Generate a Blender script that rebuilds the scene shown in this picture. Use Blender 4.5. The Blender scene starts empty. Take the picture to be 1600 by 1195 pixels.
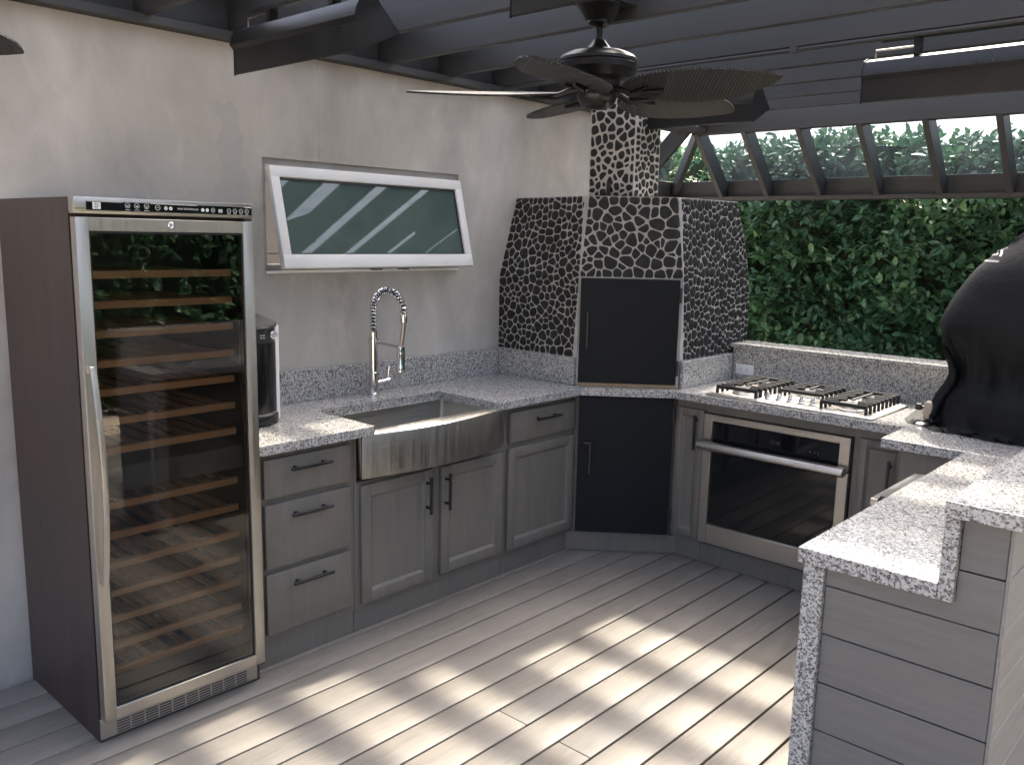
import bpy, bmesh, math, random
import numpy as np
from mathutils import Vector, Matrix
from mathutils.bvhtree import BVHTree
random.seed(7)
R = math.radians
scene = bpy.context.scene
COL = scene.collection

# ------------------------------------------------------------------ camera, sky, sun, exposure
CAM = Vector((3.4239, -2.1062, 1.6999))
YAW, PITCH, ROLL, FPX = -0.7386, -0.1675, 0.0218, 1357.5
fw = Vector((math.sin(YAW) * math.cos(PITCH), math.cos(YAW) * math.cos(PITCH), math.sin(PITCH)))
rt = Vector((math.cos(YAW), -math.sin(YAW), 0)); up = rt.cross(fw)
rt2 = rt * math.cos(ROLL) + up * math.sin(ROLL); up2 = up * math.cos(ROLL) - rt * math.sin(ROLL)
cd = bpy.data.cameras.new('camera'); cam = bpy.data.objects.new('camera', cd); COL.objects.link(cam)
mw = Matrix((rt2, up2, -fw)).transposed().to_4x4(); mw.translation = CAM
cam.matrix_world = mw
cd.sensor_fit = 'HORIZONTAL'; cd.sensor_width = 36; cd.lens = FPX * 36 / 1600
cd.clip_start = .05; cd.clip_end = 500
scene.camera = cam

SUN = Vector((-.15, .77, 1.0)).normalized()
el = math.asin(SUN.z); az = math.atan2(SUN.x, SUN.y)
w = bpy.data.worlds.new('World'); scene.world = w; w.use_nodes = True
nt = w.node_tree; bg = nt.nodes['Background']
sky = nt.nodes.new('ShaderNodeTexSky'); sky.sky_type = 'NISHITA'; sky.sun_disc = False
sky.sun_elevation = el; sky.sun_rotation = az
sky.air_density = .8; sky.dust_density = 8.0; sky.ozone_density = .3
nt.links.new(sky.outputs[0], bg.inputs[0]); bg.inputs[1].default_value = .15
sl = bpy.data.lights.new('sun', 'SUN'); sl.energy = 2.4; sl.angle = R(1.6); sl.color = (1, .88, .71)
so = bpy.data.objects.new('sun', sl); COL.objects.link(so)
so.rotation_euler = SUN.to_track_quat('Z', 'Y').to_euler(); so.location = (0, 0, 8)
vs = scene.view_settings
vs.view_transform = 'Standard'; vs.look = 'None'; vs.gamma = 1; vs.exposure = 2.5; vs.use_curve_mapping = False
scene.cycles.max_bounces = 10; scene.cycles.transparent_max_bounces = 24
scene.cycles.diffuse_bounces = 5; scene.cycles.glossy_bounces = 5

# ------------------------------------------------------------------ material helpers
def new_mat(name):
    m = bpy.data.materials.new(name); m.use_nodes = True
    n = m.node_tree.nodes; return m, n, m.node_tree.links, n['Principled BSDF']
def coords(n, l, scale=(1, 1, 1), rand=False):
    tc = n.new('ShaderNodeTexCoord'); mp = n.new('ShaderNodeMapping')
    mp.inputs['Scale'].default_value = scale
    l.new(tc.outputs['Object'], mp.inputs['Vector'])
    if rand:
        oi = n.new('ShaderNodeObjectInfo'); mu = n.new('ShaderNodeMath'); mu.operation = 'MULTIPLY'
        mu.inputs[1].default_value = 37.0; l.new(oi.outputs['Random'], mu.inputs[0])
        l.new(mu.outputs[0], mp.inputs['Location'])
    return mp.outputs[0]
def noise(n, l, vec, scale, detail=4, rough=.55, dist=0):
    t = n.new('ShaderNodeTexNoise'); t.inputs['Scale'].default_value = scale
    t.inputs['Detail'].default_value = detail; t.inputs['Roughness'].default_value = rough
    t.inputs['Distortion'].default_value = dist
    l.new(vec, t.inputs['Vector']); return t.outputs['Fac']
def ramp(n, l, fac, stops, interp='LINEAR'):
    r = n.new('ShaderNodeValToRGB'); r.color_ramp.interpolation = interp
    e = r.color_ramp.elements
    while len(e) < len(stops): e.new(.5)
    for i, (p, c) in enumerate(stops):
        e[i].position = p; e[i].color = (c[0], c[1], c[2], 1) if not isinstance(c, float) else (c, c, c, 1)
    l.new(fac, r.inputs[0]); return r.outputs[0]
def mixc(n, l, fac, a, b, mode='MIX'):
    x = n.new('ShaderNodeMix'); x.data_type = 'RGBA'; x.blend_type = mode
    for s, v in ((x.inputs[0], fac), (x.inputs[6], a), (x.inputs[7], b)):
        if hasattr(v, 'links') or hasattr(v, 'is_linked'): l.new(v, s)
        elif isinstance(v, (int, float)): s.default_value = v
        else: s.default_value = (*v, 1)
    return x.outputs[2]
def math1(n, l, op, a, b=None, clamp=False):
    x = n.new('ShaderNodeMath'); x.operation = op; x.use_clamp = clamp
    for i, v in enumerate((a, b)):
        if v is None: continue
        if hasattr(v, 'is_linked'): l.new(v, x.inputs[i])
        else: x.inputs[i].default_value = v
    return x.outputs[0]
def bump(n, l, b, height, strength=.2, dist=.01):
    x = n.new('ShaderNodeBump'); x.inputs['Strength'].default_value = strength; x.inputs['Distance'].default_value = dist
    l.new(height, x.inputs['Height']); l.new(x.outputs[0], b.inputs['Normal'])
def simple(name, c1, c2=None, scale=6, rough=.5, metal=0, stretch=(1, 1, 1), bmp=0, bscale=None, rvar=0, spec=.5, rand=False, ccoat=0):
    m, n, l, b = new_mat(name)
    c2 = c2 or tuple(x * .8 for x in c1)
    v = coords(n, l, stretch, rand); f = noise(n, l, v, scale, 5)
    l.new(ramp(n, l, f, [(.3, c2), (.7, c1)]), b.inputs['Base Color'])
    b.inputs['Metallic'].default_value = metal; b.inputs['Specular IOR Level'].default_value = spec
    b.inputs['Coat Weight'].default_value = ccoat
    if rvar:
        l.new(ramp(n, l, f, [(.3, float(rough - rvar)), (.7, float(rough + rvar))]), b.inputs['Roughness'])
    else: b.inputs['Roughness'].default_value = rough
    if bmp: bump(n, l, b, noise(n, l, v, bscale or scale * 6, 4), bmp, .004)
    return m

MAT = {}
# stucco wall: mottled steel-trowelled plaster with a patched stain and hairline joint
def mk_stucco():
    m, n, l, b = new_mat('stucco')
    v = coords(n, l); v2 = coords(n, l, (1, 1, .55))
    big = noise(n, l, v2, 1.6, 6, .6, .4); mid = noise(n, l, v2, 5.5, 6, .65, .8); fine = noise(n, l, v, 60, 4)
    c = ramp(n, l, big, [(.30, (.300, .278, .248)), (.50, (.432, .408, .370)), (.70, (.545, .518, .474))])
    c = mixc(n, l, ramp(n, l, mid, [(.42, 0.0), (.70, .5)]), c, (.365, .345, .318))
    c = mixc(n, l, ramp(n, l, mid, [(.26, .4), (.42, 0.0)]), c, (.60, .565, .515))
    sx = n.new('ShaderNodeSeparateXYZ'); tc = n.new('ShaderNodeTexCoord'); l.new(tc.outputs['Object'], sx.inputs[0])
    y, z = sx.outputs[1], sx.outputs[2]
    # damp patch: a tall blotch left of the window
    wob = math1(n, l, 'MULTIPLY', math1(n, l, 'SUBTRACT', noise(n, l, v, 7, 4), .5), .22)
    dy = math1(n, l, 'ABSOLUTE', math1(n, l, 'ADD', math1(n, l, 'ADD', y, .135), wob))
    dz = math1(n, l, 'ABSOLUTE', math1(n, l, 'ADD', math1(n, l, 'SUBTRACT', z, 2.0), wob))
    ins = math1(n, l, 'MULTIPLY', math1(n, l, 'LESS_THAN', dy, .058), math1(n, l, 'LESS_THAN', dz, .23))
    c = mixc(n, l, math1(n, l, 'MULTIPLY', ins, math1(n, l, 'MULTIPLY', mid, .75)), c, (.33, .33, .335))
    # hairline control joint above the window
    cr = math1(n, l, 'MULTIPLY', math1(n, l, 'LESS_THAN', math1(n, l, 'ABSOLUTE', math1(n, l, 'SUBTRACT', y, .31)), .0016), math1(n, l, 'GREATER_THAN', z, 2.02))
    c = mixc(n, l, math1(n, l, 'MULTIPLY', cr, .55), c, (.25, .24, .23))
    l.new(c, b.inputs['Base Color']); b.inputs['Roughness'].default_value = .8
    h = math1(n, l, 'ADD', math1(n, l, 'MULTIPLY', mid, .8), math1(n, l, 'MULTIPLY', fine, .25))
    bump(n, l, b, h, .35, .006); return m
MAT['stucco'] = mk_stucco()
def mk_granite():
    m, n, l, b = new_mat('granite')
    v = coords(n, l)
    def vor(s):
        t = n.new('ShaderNodeTexVoronoi'); t.inputs['Scale'].default_value = s; t.feature = 'F1'
        l.new(v, t.inputs['Vector']); x = n.new('ShaderNodeSeparateColor'); l.new(t.outputs['Color'], x.inputs[0]); return x.outputs[0]
    a = vor(190); bb = vor(360)
    f = math1(n, l, 'ADD', math1(n, l, 'MULTIPLY', a, .66), math1(n, l, 'MULTIPLY', bb, .34))
    cl = noise(n, l, v, 55, 2)
    f = math1(n, l, 'ADD', f, math1(n, l, 'MULTIPLY', math1(n, l, 'SUBTRACT', cl, .5), .22))
    c = ramp(n, l, f, [(.22, (.085, .083, .081)), (.36, (.205, .201, .195)), (.50, (.355, .348, .335)), (.70, (.50, .49, .472))])
    l.new(c, b.inputs['Base Color']); b.inputs['Roughness'].default_value = .16
    b.inputs['Specular IOR Level'].default_value = .5; return m
MAT['granite'] = mk_granite()
def mk_deck():
    m, n, l, b = new_mat('deck_composite')
    v = coords(n, l, (1, .055, 1), True); v2 = coords(n, l, (1, .25, 1), True); v3 = coords(n, l, (1, 1, 1))
    g = noise(n, l, v, 55, 6, .65, 1.6); p = noise(n, l, v2, 9, 4); d = noise(n, l, v3, 2.2, 4)
    c = ramp(n, l, g, [(.28, (.158, .142, .124)), (.5, (.204, .185, .163)), (.72, (.236, .216, .192))])
    c = mixc(n, l, ramp(n, l, p, [(.55, 0.0), (.75, .45)]), c, (.150, .131, .111))
    c = mixc(n, l, ramp(n, l, d, [(.35, .4), (.6, 0.0)]), c, (.135, .122, .108))
    oi = n.new('ShaderNodeObjectInfo'); hv = n.new('ShaderNodeHueSaturation')
    l.new(ramp(n, l, oi.outputs['Random'], [(0, .90), (1, 1.08)]), hv.inputs['Value']); l.new(c, hv.inputs['Color'])
    l.new(hv.outputs[0], b.inputs['Base Color']); b.inputs['Roughness'].default_value = .52
    bump(n, l, b, g, .25, .002); return m
MAT['deck'] = mk_deck()
def mk_wood(name, c1, c2, axis, scale=40, rough=.45, spread=.05, mott=.0, mc=(.2, .16, .12)):
    m, n, l, b = new_mat(name)
    s = [1, 1, 1]; s[axis] = spread
    v = coords(n, l, tuple(s), True); g = noise(n, l, v, scale, 5, .6, .8); q = noise(n, l, coords(n, l), 3.5, 3)
    c = ramp(n, l, g, [(.3, c2), (.7, c1)])
    if mott: c = mixc(n, l, ramp(n, l, q, [(.45, 0.0), (.75, mott)]), c, mc)
    l.new(c, b.inputs['Base Color']); b.inputs['Roughness'].default_value = rough
    bump(n, l, b, g, .12, .002); return m
MAT['cab'] = mk_wood('cabinet_grey_stain', (.158, .146, .128), (.126, .117, .103), 2, 30, .45, .07, .55, (.190, .158, .124))
MAT['ship'] = mk_wood('shiplap_grey_shaded', (.170, .161, .151), (.134, .127, .120), 0, 45, .5, .06)  # end boards: their shade is put into the colour, darker than the side
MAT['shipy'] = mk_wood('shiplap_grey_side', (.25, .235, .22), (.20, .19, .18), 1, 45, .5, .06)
MAT['lam'] = mk_wood('dark_walnut_laminate', (.050, .032, .026), (.022, .0155, .014), 2, 26, .4, .05, .5, (.062, .032, .024))
MAT['beech'] = mk_wood('beech_slat', (.62, .33, .155), (.50, .255, .11), 1, 60, .5, .06)
def mk_steel(name, col, rough, axis, s=90, metal=1.0):
    m, n, l, b = new_mat(name)
    st = [1, 1, 1]; st[axis] = .02
    v = coords(n, l, tuple(st)); g = noise(n, l, v, s, 3)
    l.new(ramp(n, l, g, [(.3, tuple(x * .9 for x in col)), (.7, col)]), b.inputs['Base Color'])
    l.new(ramp(n, l, g, [(.3, float(rough * .8)), (.7, float(rough * 1.25))]), b.inputs['Roughness'])
    b.inputs['Metallic'].default_value = metal; b.inputs['Anisotropic'].default_value = .4; return m
MAT['steel'] = mk_steel('brushed_steel', (.54, .515, .475), .36, 1)
MAT['steelv'] = mk_steel('brushed_steel_upright', (.52, .495, .455), .38, 2)
MAT['steelx'] = mk_steel('brushed_steel_across', (.52, .495, .46), .34, 0)
MAT['hob'] = mk_steel('hob_steel', (.72, .69, .64), .34, 0)
MAT['chrome'] = simple('chrome', (.75, .75, .76), (.70, .70, .71), 10, .09, 1)
MAT['black'] = simple('black_powder_coat', (.014, .015, .018), (.010, .011, .013), 14, .42, rvar=.05)
MAT['bdoor'] = simple('black_steel_door', (.0085, .0105, .014), (.006, .008, .010), 3, .5, rvar=.07, spec=.16)
MAT['iron'] = simple('cast_iron', (.016, .015, .015), (.010, .010, .010), 60, .55, bmp=.3, bscale=300)
MAT['bglass'] = simple('black_glass', (.006, .007, .009), (.005, .006, .007), 3, .04, spec=.5)
MAT['bplast'] = simple('black_gloss_plastic', (.010, .011, .012), (.008, .008, .009), 8, .16)
MAT['gplast'] = simple('dark_grey_plastic', (.055, .053, .053), (.042, .04, .04), 8, .28)
MAT['wplast'] = simple('white_plastic', (.80, .80, .79), (.72, .72, .71), 8, .35)
MAT['vinyl'] = simple('white_vinyl', (.74, .74, .72), (.64, .64, .625), 5, .4, bmp=.05)
MAT['trim'] = simple('grey_window_trim', (.33, .325, .31), (.25, .245, .235), 8, .6)
MAT['pergola'] = mk_wood('charcoal_paint', (.040, .041, .0425), (.031, .032, .0335), 0, 24, .5, .06)
MAT['pergy'] = mk_wood('charcoal_paint_long', (.050, .050, .051), (.038, .0385, .040), 1, 24, .5, .06)
MAT['fanm'] = simple('oil_rubbed_metal', (.014, .013, .013), (.009, .009, .009), 12, .34, metal=.25, rvar=.06)
MAT['heater'] = simple('heater_black_steel', (.020, .021, .024), (.014, .015, .017), 10, .32, metal=.3, rvar=.06)
MAT['grout'] = simple('grey_grout', (.46, .44, .41), (.36, .345, .32), 16, .9, bmp=.5, bscale=160)
MAT['ink'] = simple('white_print', (.72, .72, .71), (.66, .66, .65), 40, .5)
MAT['dimink'] = simple('faint_grey_print', (.10, .10, .105), (.08, .08, .085), 40, .4)
MAT['inner'] = simple('cooler_interior', (.075, .073, .070), (.060, .058, .056), 8, .5)
MAT['room'] = simple('dim_room_paint', (.16, .155, .15), (.12, .12, .115), 2, .8)
MAT['ground'] = simple('warm_bounce_ground', (.42, .37, .31), (.32, .28, .23), 3, .9, bmp=.3, bscale=20)  # unseen ground, its pale warm colour picked to bounce fill light
MAT['under'] = simple('deck_void', (.05, .045, .04), (.03, .03, .03), 3, .95)
MAT['bark'] = simple('bark', (.09, .07, .05), (.045, .036, .027), 30, .9, stretch=(1, 1, .3), bmp=.6, bscale=60)
MAT['tan'] = simple('tan_ceramic', (.42, .34, .26), (.36, .29, .22), 30, .5, bmp=.2)
MAT['cork'] = simple('tan_board', (.42, .30, .18), (.34, .24, .14), 30, .7)
def mk_pebble():
    m, n, l, b = new_mat('dark_river_pebble')
    oi = n.new('ShaderNodeObjectInfo'); v = coords(n, l)
    f = noise(n, l, v, 22, 3)
    c = ramp(n, l, f, [(.3, (.013, .0132, .0138)), (.55, (.022, .0218, .0222)), (.75, (.034, .033, .0325))])
    l.new(c, b.inputs['Base Color']); b.inputs['Roughness'].default_value = .6
    b.inputs['Specular IOR Level'].default_value = .22
    bump(n, l, b, noise(n, l, v, 120, 3), .2, .002); return m
MAT['pebble'] = mk_pebble()
def mk_poly():
    m, n, l, b = new_mat('clear_polycarbonate'); n.remove(b)
    out = n['Material Output']
    tr = n.new('ShaderNodeBsdfTransparent'); tl = n.new('ShaderNodeBsdfTranslucent'); gl = n.new('ShaderNodeBsdfGlossy')
    v = coords(n, l, (1, .12, .12)); f = noise(n, l, v, 14, 5, .6)
    dapple = ramp(n, l, noise(n, l, coords(n, l), 7.5, 5, .62), [(.30, .55), (.42, 1.0)])  # blotches added to the panel to dapple the sun passing through
    l.new(mixc(n, l, 1.0, ramp(n, l, f, [(.3, (.68, .72, .75)), (.7, (.88, .90, .92))]), dapple, 'MULTIPLY'), tr.inputs[0])
    tl.inputs[0].default_value = (.75, .78, .80, 1); gl.inputs['Roughness'].default_value = .12
    m1 = n.new('ShaderNodeMixShader'); m2 = n.new('ShaderNodeMixShader')
    m2.inputs[0].default_value = .06
    l.new(ramp(n, l, f, [(.35, .12), (.7, .05)]), m1.inputs[0]); l.new(tr.outputs[0], m1.inputs[1]); l.new(tl.outputs[0], m1.inputs[2])
    l.new(m1.outputs[0], m2.inputs[1]); l.new(gl.outputs[0], m2.inputs[2])
    l.new(m2.outputs[0], out.inputs[0]); return m
MAT['poly'] = mk_poly()
def mk_eave():
    m, n, l, b = new_mat('weathered_clear_sheet'); n.remove(b); out = n['Material Output']
    tr = n.new('ShaderNodeBsdfTransparent'); tl = n.new('ShaderNodeBsdfTranslucent'); gl = n.new('ShaderNodeBsdfGlossy')
    f = noise(n, l, coords(n, l, (1, .06, .06)), 9, 5, .65)
    l.new(ramp(n, l, f, [(.3, (.19, .24, .29)), (.7, (.42, .49, .55))]), tr.inputs[0]); tl.inputs[0].default_value = (.40, .52, .62, 1); gl.inputs['Roughness'].default_value = .1
    m1 = n.new('ShaderNodeMixShader'); m2 = n.new('ShaderNodeMixShader'); m2.inputs[0].default_value = .04
    l.new(ramp(n, l, f, [(.35, .014), (.7, .005)]), m1.inputs[0]); l.new(tr.outputs[0], m1.inputs[1]); l.new(tl.outputs[0], m1.inputs[2])
    l.new(m1.outputs[0], m2.inputs[1]); l.new(gl.outputs[0], m2.inputs[2]); l.new(m2.outputs[0], out.inputs[0]); return m
MAT['eave'] = mk_eave()
def mk_glass(name, tint, ior, rough=.01):
    m, n, l, b = new_mat(name); n.remove(b); out = n['Material Output']
    tr = n.new('ShaderNodeBsdfTransparent'); gl = n.new('ShaderNodeBsdfGlossy')
    v = coords(n, l); f = noise(n, l, v, 2.5, 2)
    l.new(ramp(n, l, f, [(.3, tuple(x * .97 for x in tint)), (.7, tint)]), tr.inputs[0])
    gl.inputs['Roughness'].default_value = rough
    ly = n.new('ShaderNodeFresnel'); ly.inputs[0].default_value = ior
    mx = n.new('ShaderNodeMixShader'); l.new(ly.outputs[0], mx.inputs[0]); l.new(tr.outputs[0], mx.inputs[1]); l.new(gl.outputs[0], mx.inputs[2])
    l.new(mx.outputs[0], out.inputs[0]); return m
MAT['cglass'] = mk_glass('tinted_cooler_glass', (.82, .80, .77), 1.9)
def mk_frost():
    m, n, l, b = new_mat('obscure_green_glass')
    v = coords(n, l); f = noise(n, l, v, 4, 3)
    l.new(ramp(n, l, f, [(.3, (.062, .092, .082)), (.7, (.085, .125, .11))]), b.inputs['Base Color'])
    b.inputs['Roughness'].default_value = .03; b.inputs['IOR'].default_value = 1.75
    return m
MAT['frost'] = mk_frost()
def mk_leaf(name, stuff):
    m, n, l, b = new_mat(name)
    if stuff:
        a = n.new('ShaderNodeAttribute'); a.attribute_name = 'tint'; src = a.outputs['Fac']
    else:
        oi = n.new('ShaderNodeObjectInfo'); src = oi.outputs['Random']
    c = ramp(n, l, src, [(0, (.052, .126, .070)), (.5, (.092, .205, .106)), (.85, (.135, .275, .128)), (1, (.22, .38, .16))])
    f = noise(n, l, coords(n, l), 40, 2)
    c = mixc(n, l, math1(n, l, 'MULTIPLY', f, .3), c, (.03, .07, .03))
    l.new(c, b.inputs['Base Color']); b.inputs['Roughness'].default_value = .38
    b.inputs['Specular IOR Level'].default_value = .4
    tl = n.new('ShaderNodeBsdfTranslucent'); l.new(c, tl.inputs[0]); mx = n.new('ShaderNodeMixShader'); mx.inputs[0].default_value = .22
    out = n['Material Output']; l.new(b.outputs[0], mx.inputs[1]); l.new(tl.outputs[0], mx.inputs[2]); l.new(mx.outputs[0], out.inputs[0]); return m
MAT['leaf'] = mk_leaf('hedge_leaf', True); MAT['leaf1'] = mk_leaf('hedge_leaf_single', False)
def mk_rattan():
    m, n, l, b = new_mat('woven_rattan_blade')
    v = coords(n, l)
    wv = n.new('ShaderNodeTexWave'); wv.wave_type = 'BANDS'; wv.bands_direction = 'DIAGONAL'; wv.inputs['Scale'].default_value = 42; l.new(v, wv.inputs['Vector'])
    mp = n.new('ShaderNodeMapping'); mp.inputs['Rotation'].default_value = (0, 0, R(90)); tc = n.new('ShaderNodeTexCoord'); l.new(tc.outputs['Object'], mp.inputs[0])
    w2 = n.new('ShaderNodeTexWave'); w2.bands_direction = 'DIAGONAL'; w2.inputs['Scale'].default_value = 42; l.new(mp.outputs[0], w2.inputs['Vector'])
    f = math1(n, l, 'MULTIPLY', wv.outputs['Fac'], w2.outputs['Fac'])
    l.new(ramp(n, l, f, [(.1, (.007, .0065, .006)), (.6, (.022, .0175, .015))]), b.inputs['Base Color'])
    b.inputs['Roughness'].default_value = .45; bump(n, l, b, f, .9, .004); return m
MAT['rattan'] = mk_rattan()
def mk_cover():
    m, n, l, b = new_mat('black_vinyl_cover')
    v = coords(n, l); f = noise(n, l, v, 5, 5)
    l.new(ramp(n, l, f, [(.3, (.0055, .006, .0068)), (.7, (.009, .0095, .0105))]), b.inputs['Base Color'])
    b.inputs['Roughness'].default_value = .62; b.inputs['Specular IOR Level'].default_value = .22
    bump(n, l, b, noise(n, l, v, 24, 6, .65, 1.0), .2, .02); return m
MAT['cover'] = mk_cover()

# ------------------------------------------------------------------ geometry helpers
def bm_new(): return bmesh.new()
def IDP(u, d, z): return (u, d, z)
def mbox(bm, P, u0, u1, d0, d1, z0, z1, bev=0, seg=2):
    """box whose corners go through the mapping P(u, d, z)"""
    vs_ = [bm.verts.new(P(u, d, z)) for u in (u0, u1) for d in (d0, d1) for z in (z0, z1)]
    fs = [bm.faces.new([vs_[i] for i in q]) for q in ((0, 1, 3, 2), (4, 6, 7, 5), (0, 4, 5, 1), (2, 3, 7, 6), (0, 2, 6, 4), (1, 5, 7, 3))]
    if bev:
        es = list({e for f in fs for e in f.edges})
        bmesh.ops.bevel(bm, geom=es, offset=bev, segments=seg, affect='EDGES', profile=.5)
def box(bm, x0, x1, y0, y1, z0, z1, bev=0, seg=2): mbox(bm, IDP, x0, x1, y0, y1, z0, z1, bev, seg)
def prism(bm, poly, P, w0, w1, bev=0):
    a = [bm.verts.new(P(u, v, w0)) for u, v in poly]; b = [bm.verts.new(P(u, v, w1)) for u, v in poly]
    n = len(poly); fs = [bm.faces.new(a[::-1]), bm.faces.new(b)]
    fs += [bm.faces.new((a[i], a[(i + 1) % n], b[(i + 1) % n], b[i])) for i in range(n)]
    if bev: bmesh.ops.bevel(bm, geom=list({e for f in fs for e in f.edges}), offset=bev, segments=2, affect='EDGES', profile=.5)
def tube(bm, pts, r, n=10, cap=True):
    pts = [Vector(p) for p in pts]; k = len(pts)
    rs = r if isinstance(r, (list, tuple)) else [r] * k
    t0 = (pts[1] - pts[0]).normalized(); ref = Vector((0, 0, 1)) if abs(t0.z) < .9 else Vector((1, 0, 0))
    nn = (ref - t0 * ref.dot(t0)).normalized(); rings = []
    for i, p in enumerate(pts):
        t = (pts[min(i + 1, k - 1)] - pts[max(i - 1, 0)]).normalized()
        nn = (nn - t * nn.dot(t)).normalized(); bb = t.cross(nn)
        rings.append([bm.verts.new(p + (nn * math.cos(a) + bb * math.sin(a)) * rs[i]) for a in (2 * math.pi * j / n for j in range(n))])
    for a, b in zip(rings, rings[1:]):
        for j in range(n): bm.faces.new((a[j], a[(j + 1) % n], b[(j + 1) % n], b[j]))
    if cap: bm.faces.new(rings[0][::-1]); bm.faces.new(rings[-1])
def lathe(bm, prof, c, n=28, M=None):
    M = M or Matrix.Identity(3); c = Vector(c); rings = []
    for r, z in prof:
        if r < 1e-5: rings.append([bm.verts.new(c + M @ Vector((0, 0, z)))])
        else: rings.append([bm.verts.new(c + M @ Vector((r * math.cos(2 * math.pi * j / n), r * math.sin(2 * math.pi * j / n), z))) for j in range(n)])
    for a, b in zip(rings, rings[1:]):
        for j in range(n):
            q = [a[j % len(a)], a[(j + 1) % len(a)], b[(j + 1) % len(b)], b[j % len(b)]]
            q2 = []
            for v in q:
                if v not in q2: q2.append(v)
            if len(q2) > 2: bm.faces.new(q2)
    for rg, fl in ((rings[0], True), (rings[-1], False)):
        if len(rg) > 2: bm.faces.new(rg[::-1] if fl else rg)
def link(name, bm, mat, parent=None, smooth=None, kind=None, label=None):
    me = bpy.data.meshes.new(name)
    if isinstance(bm, bmesh.types.BMesh):
        bmesh.ops.recalc_face_normals(bm, faces=bm.faces); bm.to_mesh(me); bm.free()
    else: me.from_pydata(*bm)
    if smooth is not None:
        for p in me.polygons: p.use_smooth = True
        me.set_sharp_from_angle(angle=R(smooth))
    me.materials.append(MAT[mat] if isinstance(mat, str) else mat)
    o = bpy.data.objects.new(name, me); COL.objects.link(o)
    if parent is not None:
        o.parent = parent
        if parent.type == 'EMPTY': o.matrix_parent_inverse = Matrix.Translation(-parent.location)
    if kind: o['kind'] = kind
    if label: o['label'] = label
    return o
def thing(name, label, cat, loc, group=None):
    o = bpy.data.objects.new(name, None); COL.objects.link(o); o.location = loc; o.empty_display_size = .1
    o['label'] = label; o['category'] = cat
    if group: o['group'] = group
    return o
def tag(o, label, cat, group=None):
    o['label'] = label; o['category'] = cat
    if group: o['group'] = group
    return o
def one(name, mat, parent, fn, smooth=None, **k):
    bm = bm_new(); fn(bm); return link(name, bm, mat, parent, smooth, **k)
def text_part(name, s, size, origin, ux, uz, mat, parent):
    """flat lettering as a mesh; ux = reading direction, uz = up"""
    cu = bpy.data.curves.new('t', 'FONT'); cu.body = s; cu.size = size; cu.extrude = .0002
    to = bpy.data.objects.new('t', cu); COL.objects.link(to)
    dg = bpy.context.evaluated_depsgraph_get(); me = bpy.data.meshes.new_from_object(to.evaluated_get(dg))
    bpy.data.objects.remove(to); bpy.data.curves.remove(cu)
    ux = Vector(ux).normalized(); uz = Vector(uz).normalized(); nn = ux.cross(uz)
    me.transform(Matrix.Translation(Vector(origin)) @ Matrix((ux, uz, nn)).transposed().to_4x4())
    me.name = name; me.materials.clear(); me.materials.append(MAT[mat])
    o = bpy.data.objects.new(name, me); COL.objects.link(o); o.parent = parent
    if parent.type == 'EMPTY': o.matrix_parent_inverse = Matrix.Translation(-parent.location)
    return o

# ------------------------------------------------------------------ ground and deck
g = one('ground', 'ground', None, lambda bm: bmesh.ops.create_grid(bm, x_segments=4, y_segments=4, size=150)); g.location.z = -.12
g['kind'] = 'structure'
deck = one('deck', 'under', None, lambda bm: box(bm, -.2, 5.2, -4.2, 2.5, -.10, -.045)); deck['kind'] = 'structure'
PW = .1407; GAP = .0086
bmp_ = bm_new(); box(bmp_, 0, PW - GAP, 0, 1, -.028, 0, .0028, 2)
def plank(x, y0, y1):
    bm = bm_new(); box(bm, x + GAP / 2, x + PW - GAP / 2, y0, y1, -.028, 0, .0028, 2)
    o = link('deck_board', bm, 'deck', deck, 40); return o
bmp_.free()
for k in range(-5, 32):
    x = .599 + PW * k
    x0 = max(x, .004)
    if k == -5: continue
    if k in (6, 8): plank(x, -4.1, .0325); plank(x, .0355, 2.3)
    elif k in (-4, 3, 12): plank(x, -4.1, -1.9); plank(x, -1.897, 2.3)
    else: plank(x, -4.1, 2.3)

# ------------------------------------------------------------------ stucco wall with window opening
WY0, WY1, WZ0, WZ1 = .012, 1.197, 1.520, 2.012
def wall_fn2(bm):
    ys = [-4.2, WY0, WY1, 2.62]; zs = [-.1, WZ0, WZ1, 2.458]
    A = {}; 
    for X in (0.0, -.2):
        for i, y in enumerate(ys):
            for j, z in enumerate(zs): A[X, i, j] = bm.verts.new((X, y, z))
        for i in range(3):
            for j in range(3):
                if (i, j) != (1, 1): bm.faces.new([A[X, *q] for q in ((i, j), (i + 1, j), (i + 1, j + 1), (i, j + 1))])
    loop = [(0, 0), (1, 0), (2, 0), (3, 0), (3, 1), (3, 2), (3, 3), (2, 3), (1, 3), (0, 3), (0, 2), (0, 1)]
    for L in (loop, [(1, 1), (2, 1), (2, 2), (1, 2)]):
        for a, b in zip(L, L[1:] + L[:1]): bm.faces.new((A[0.0, *a], A[0.0, *b], A[-.2, *b], A[-.2, *a]))
wall = tag(one('stucco_wall', 'stucco', None, wall_fn2), 'mottled grey trowelled stucco wall behind the sink counter', 'wall')

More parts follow.
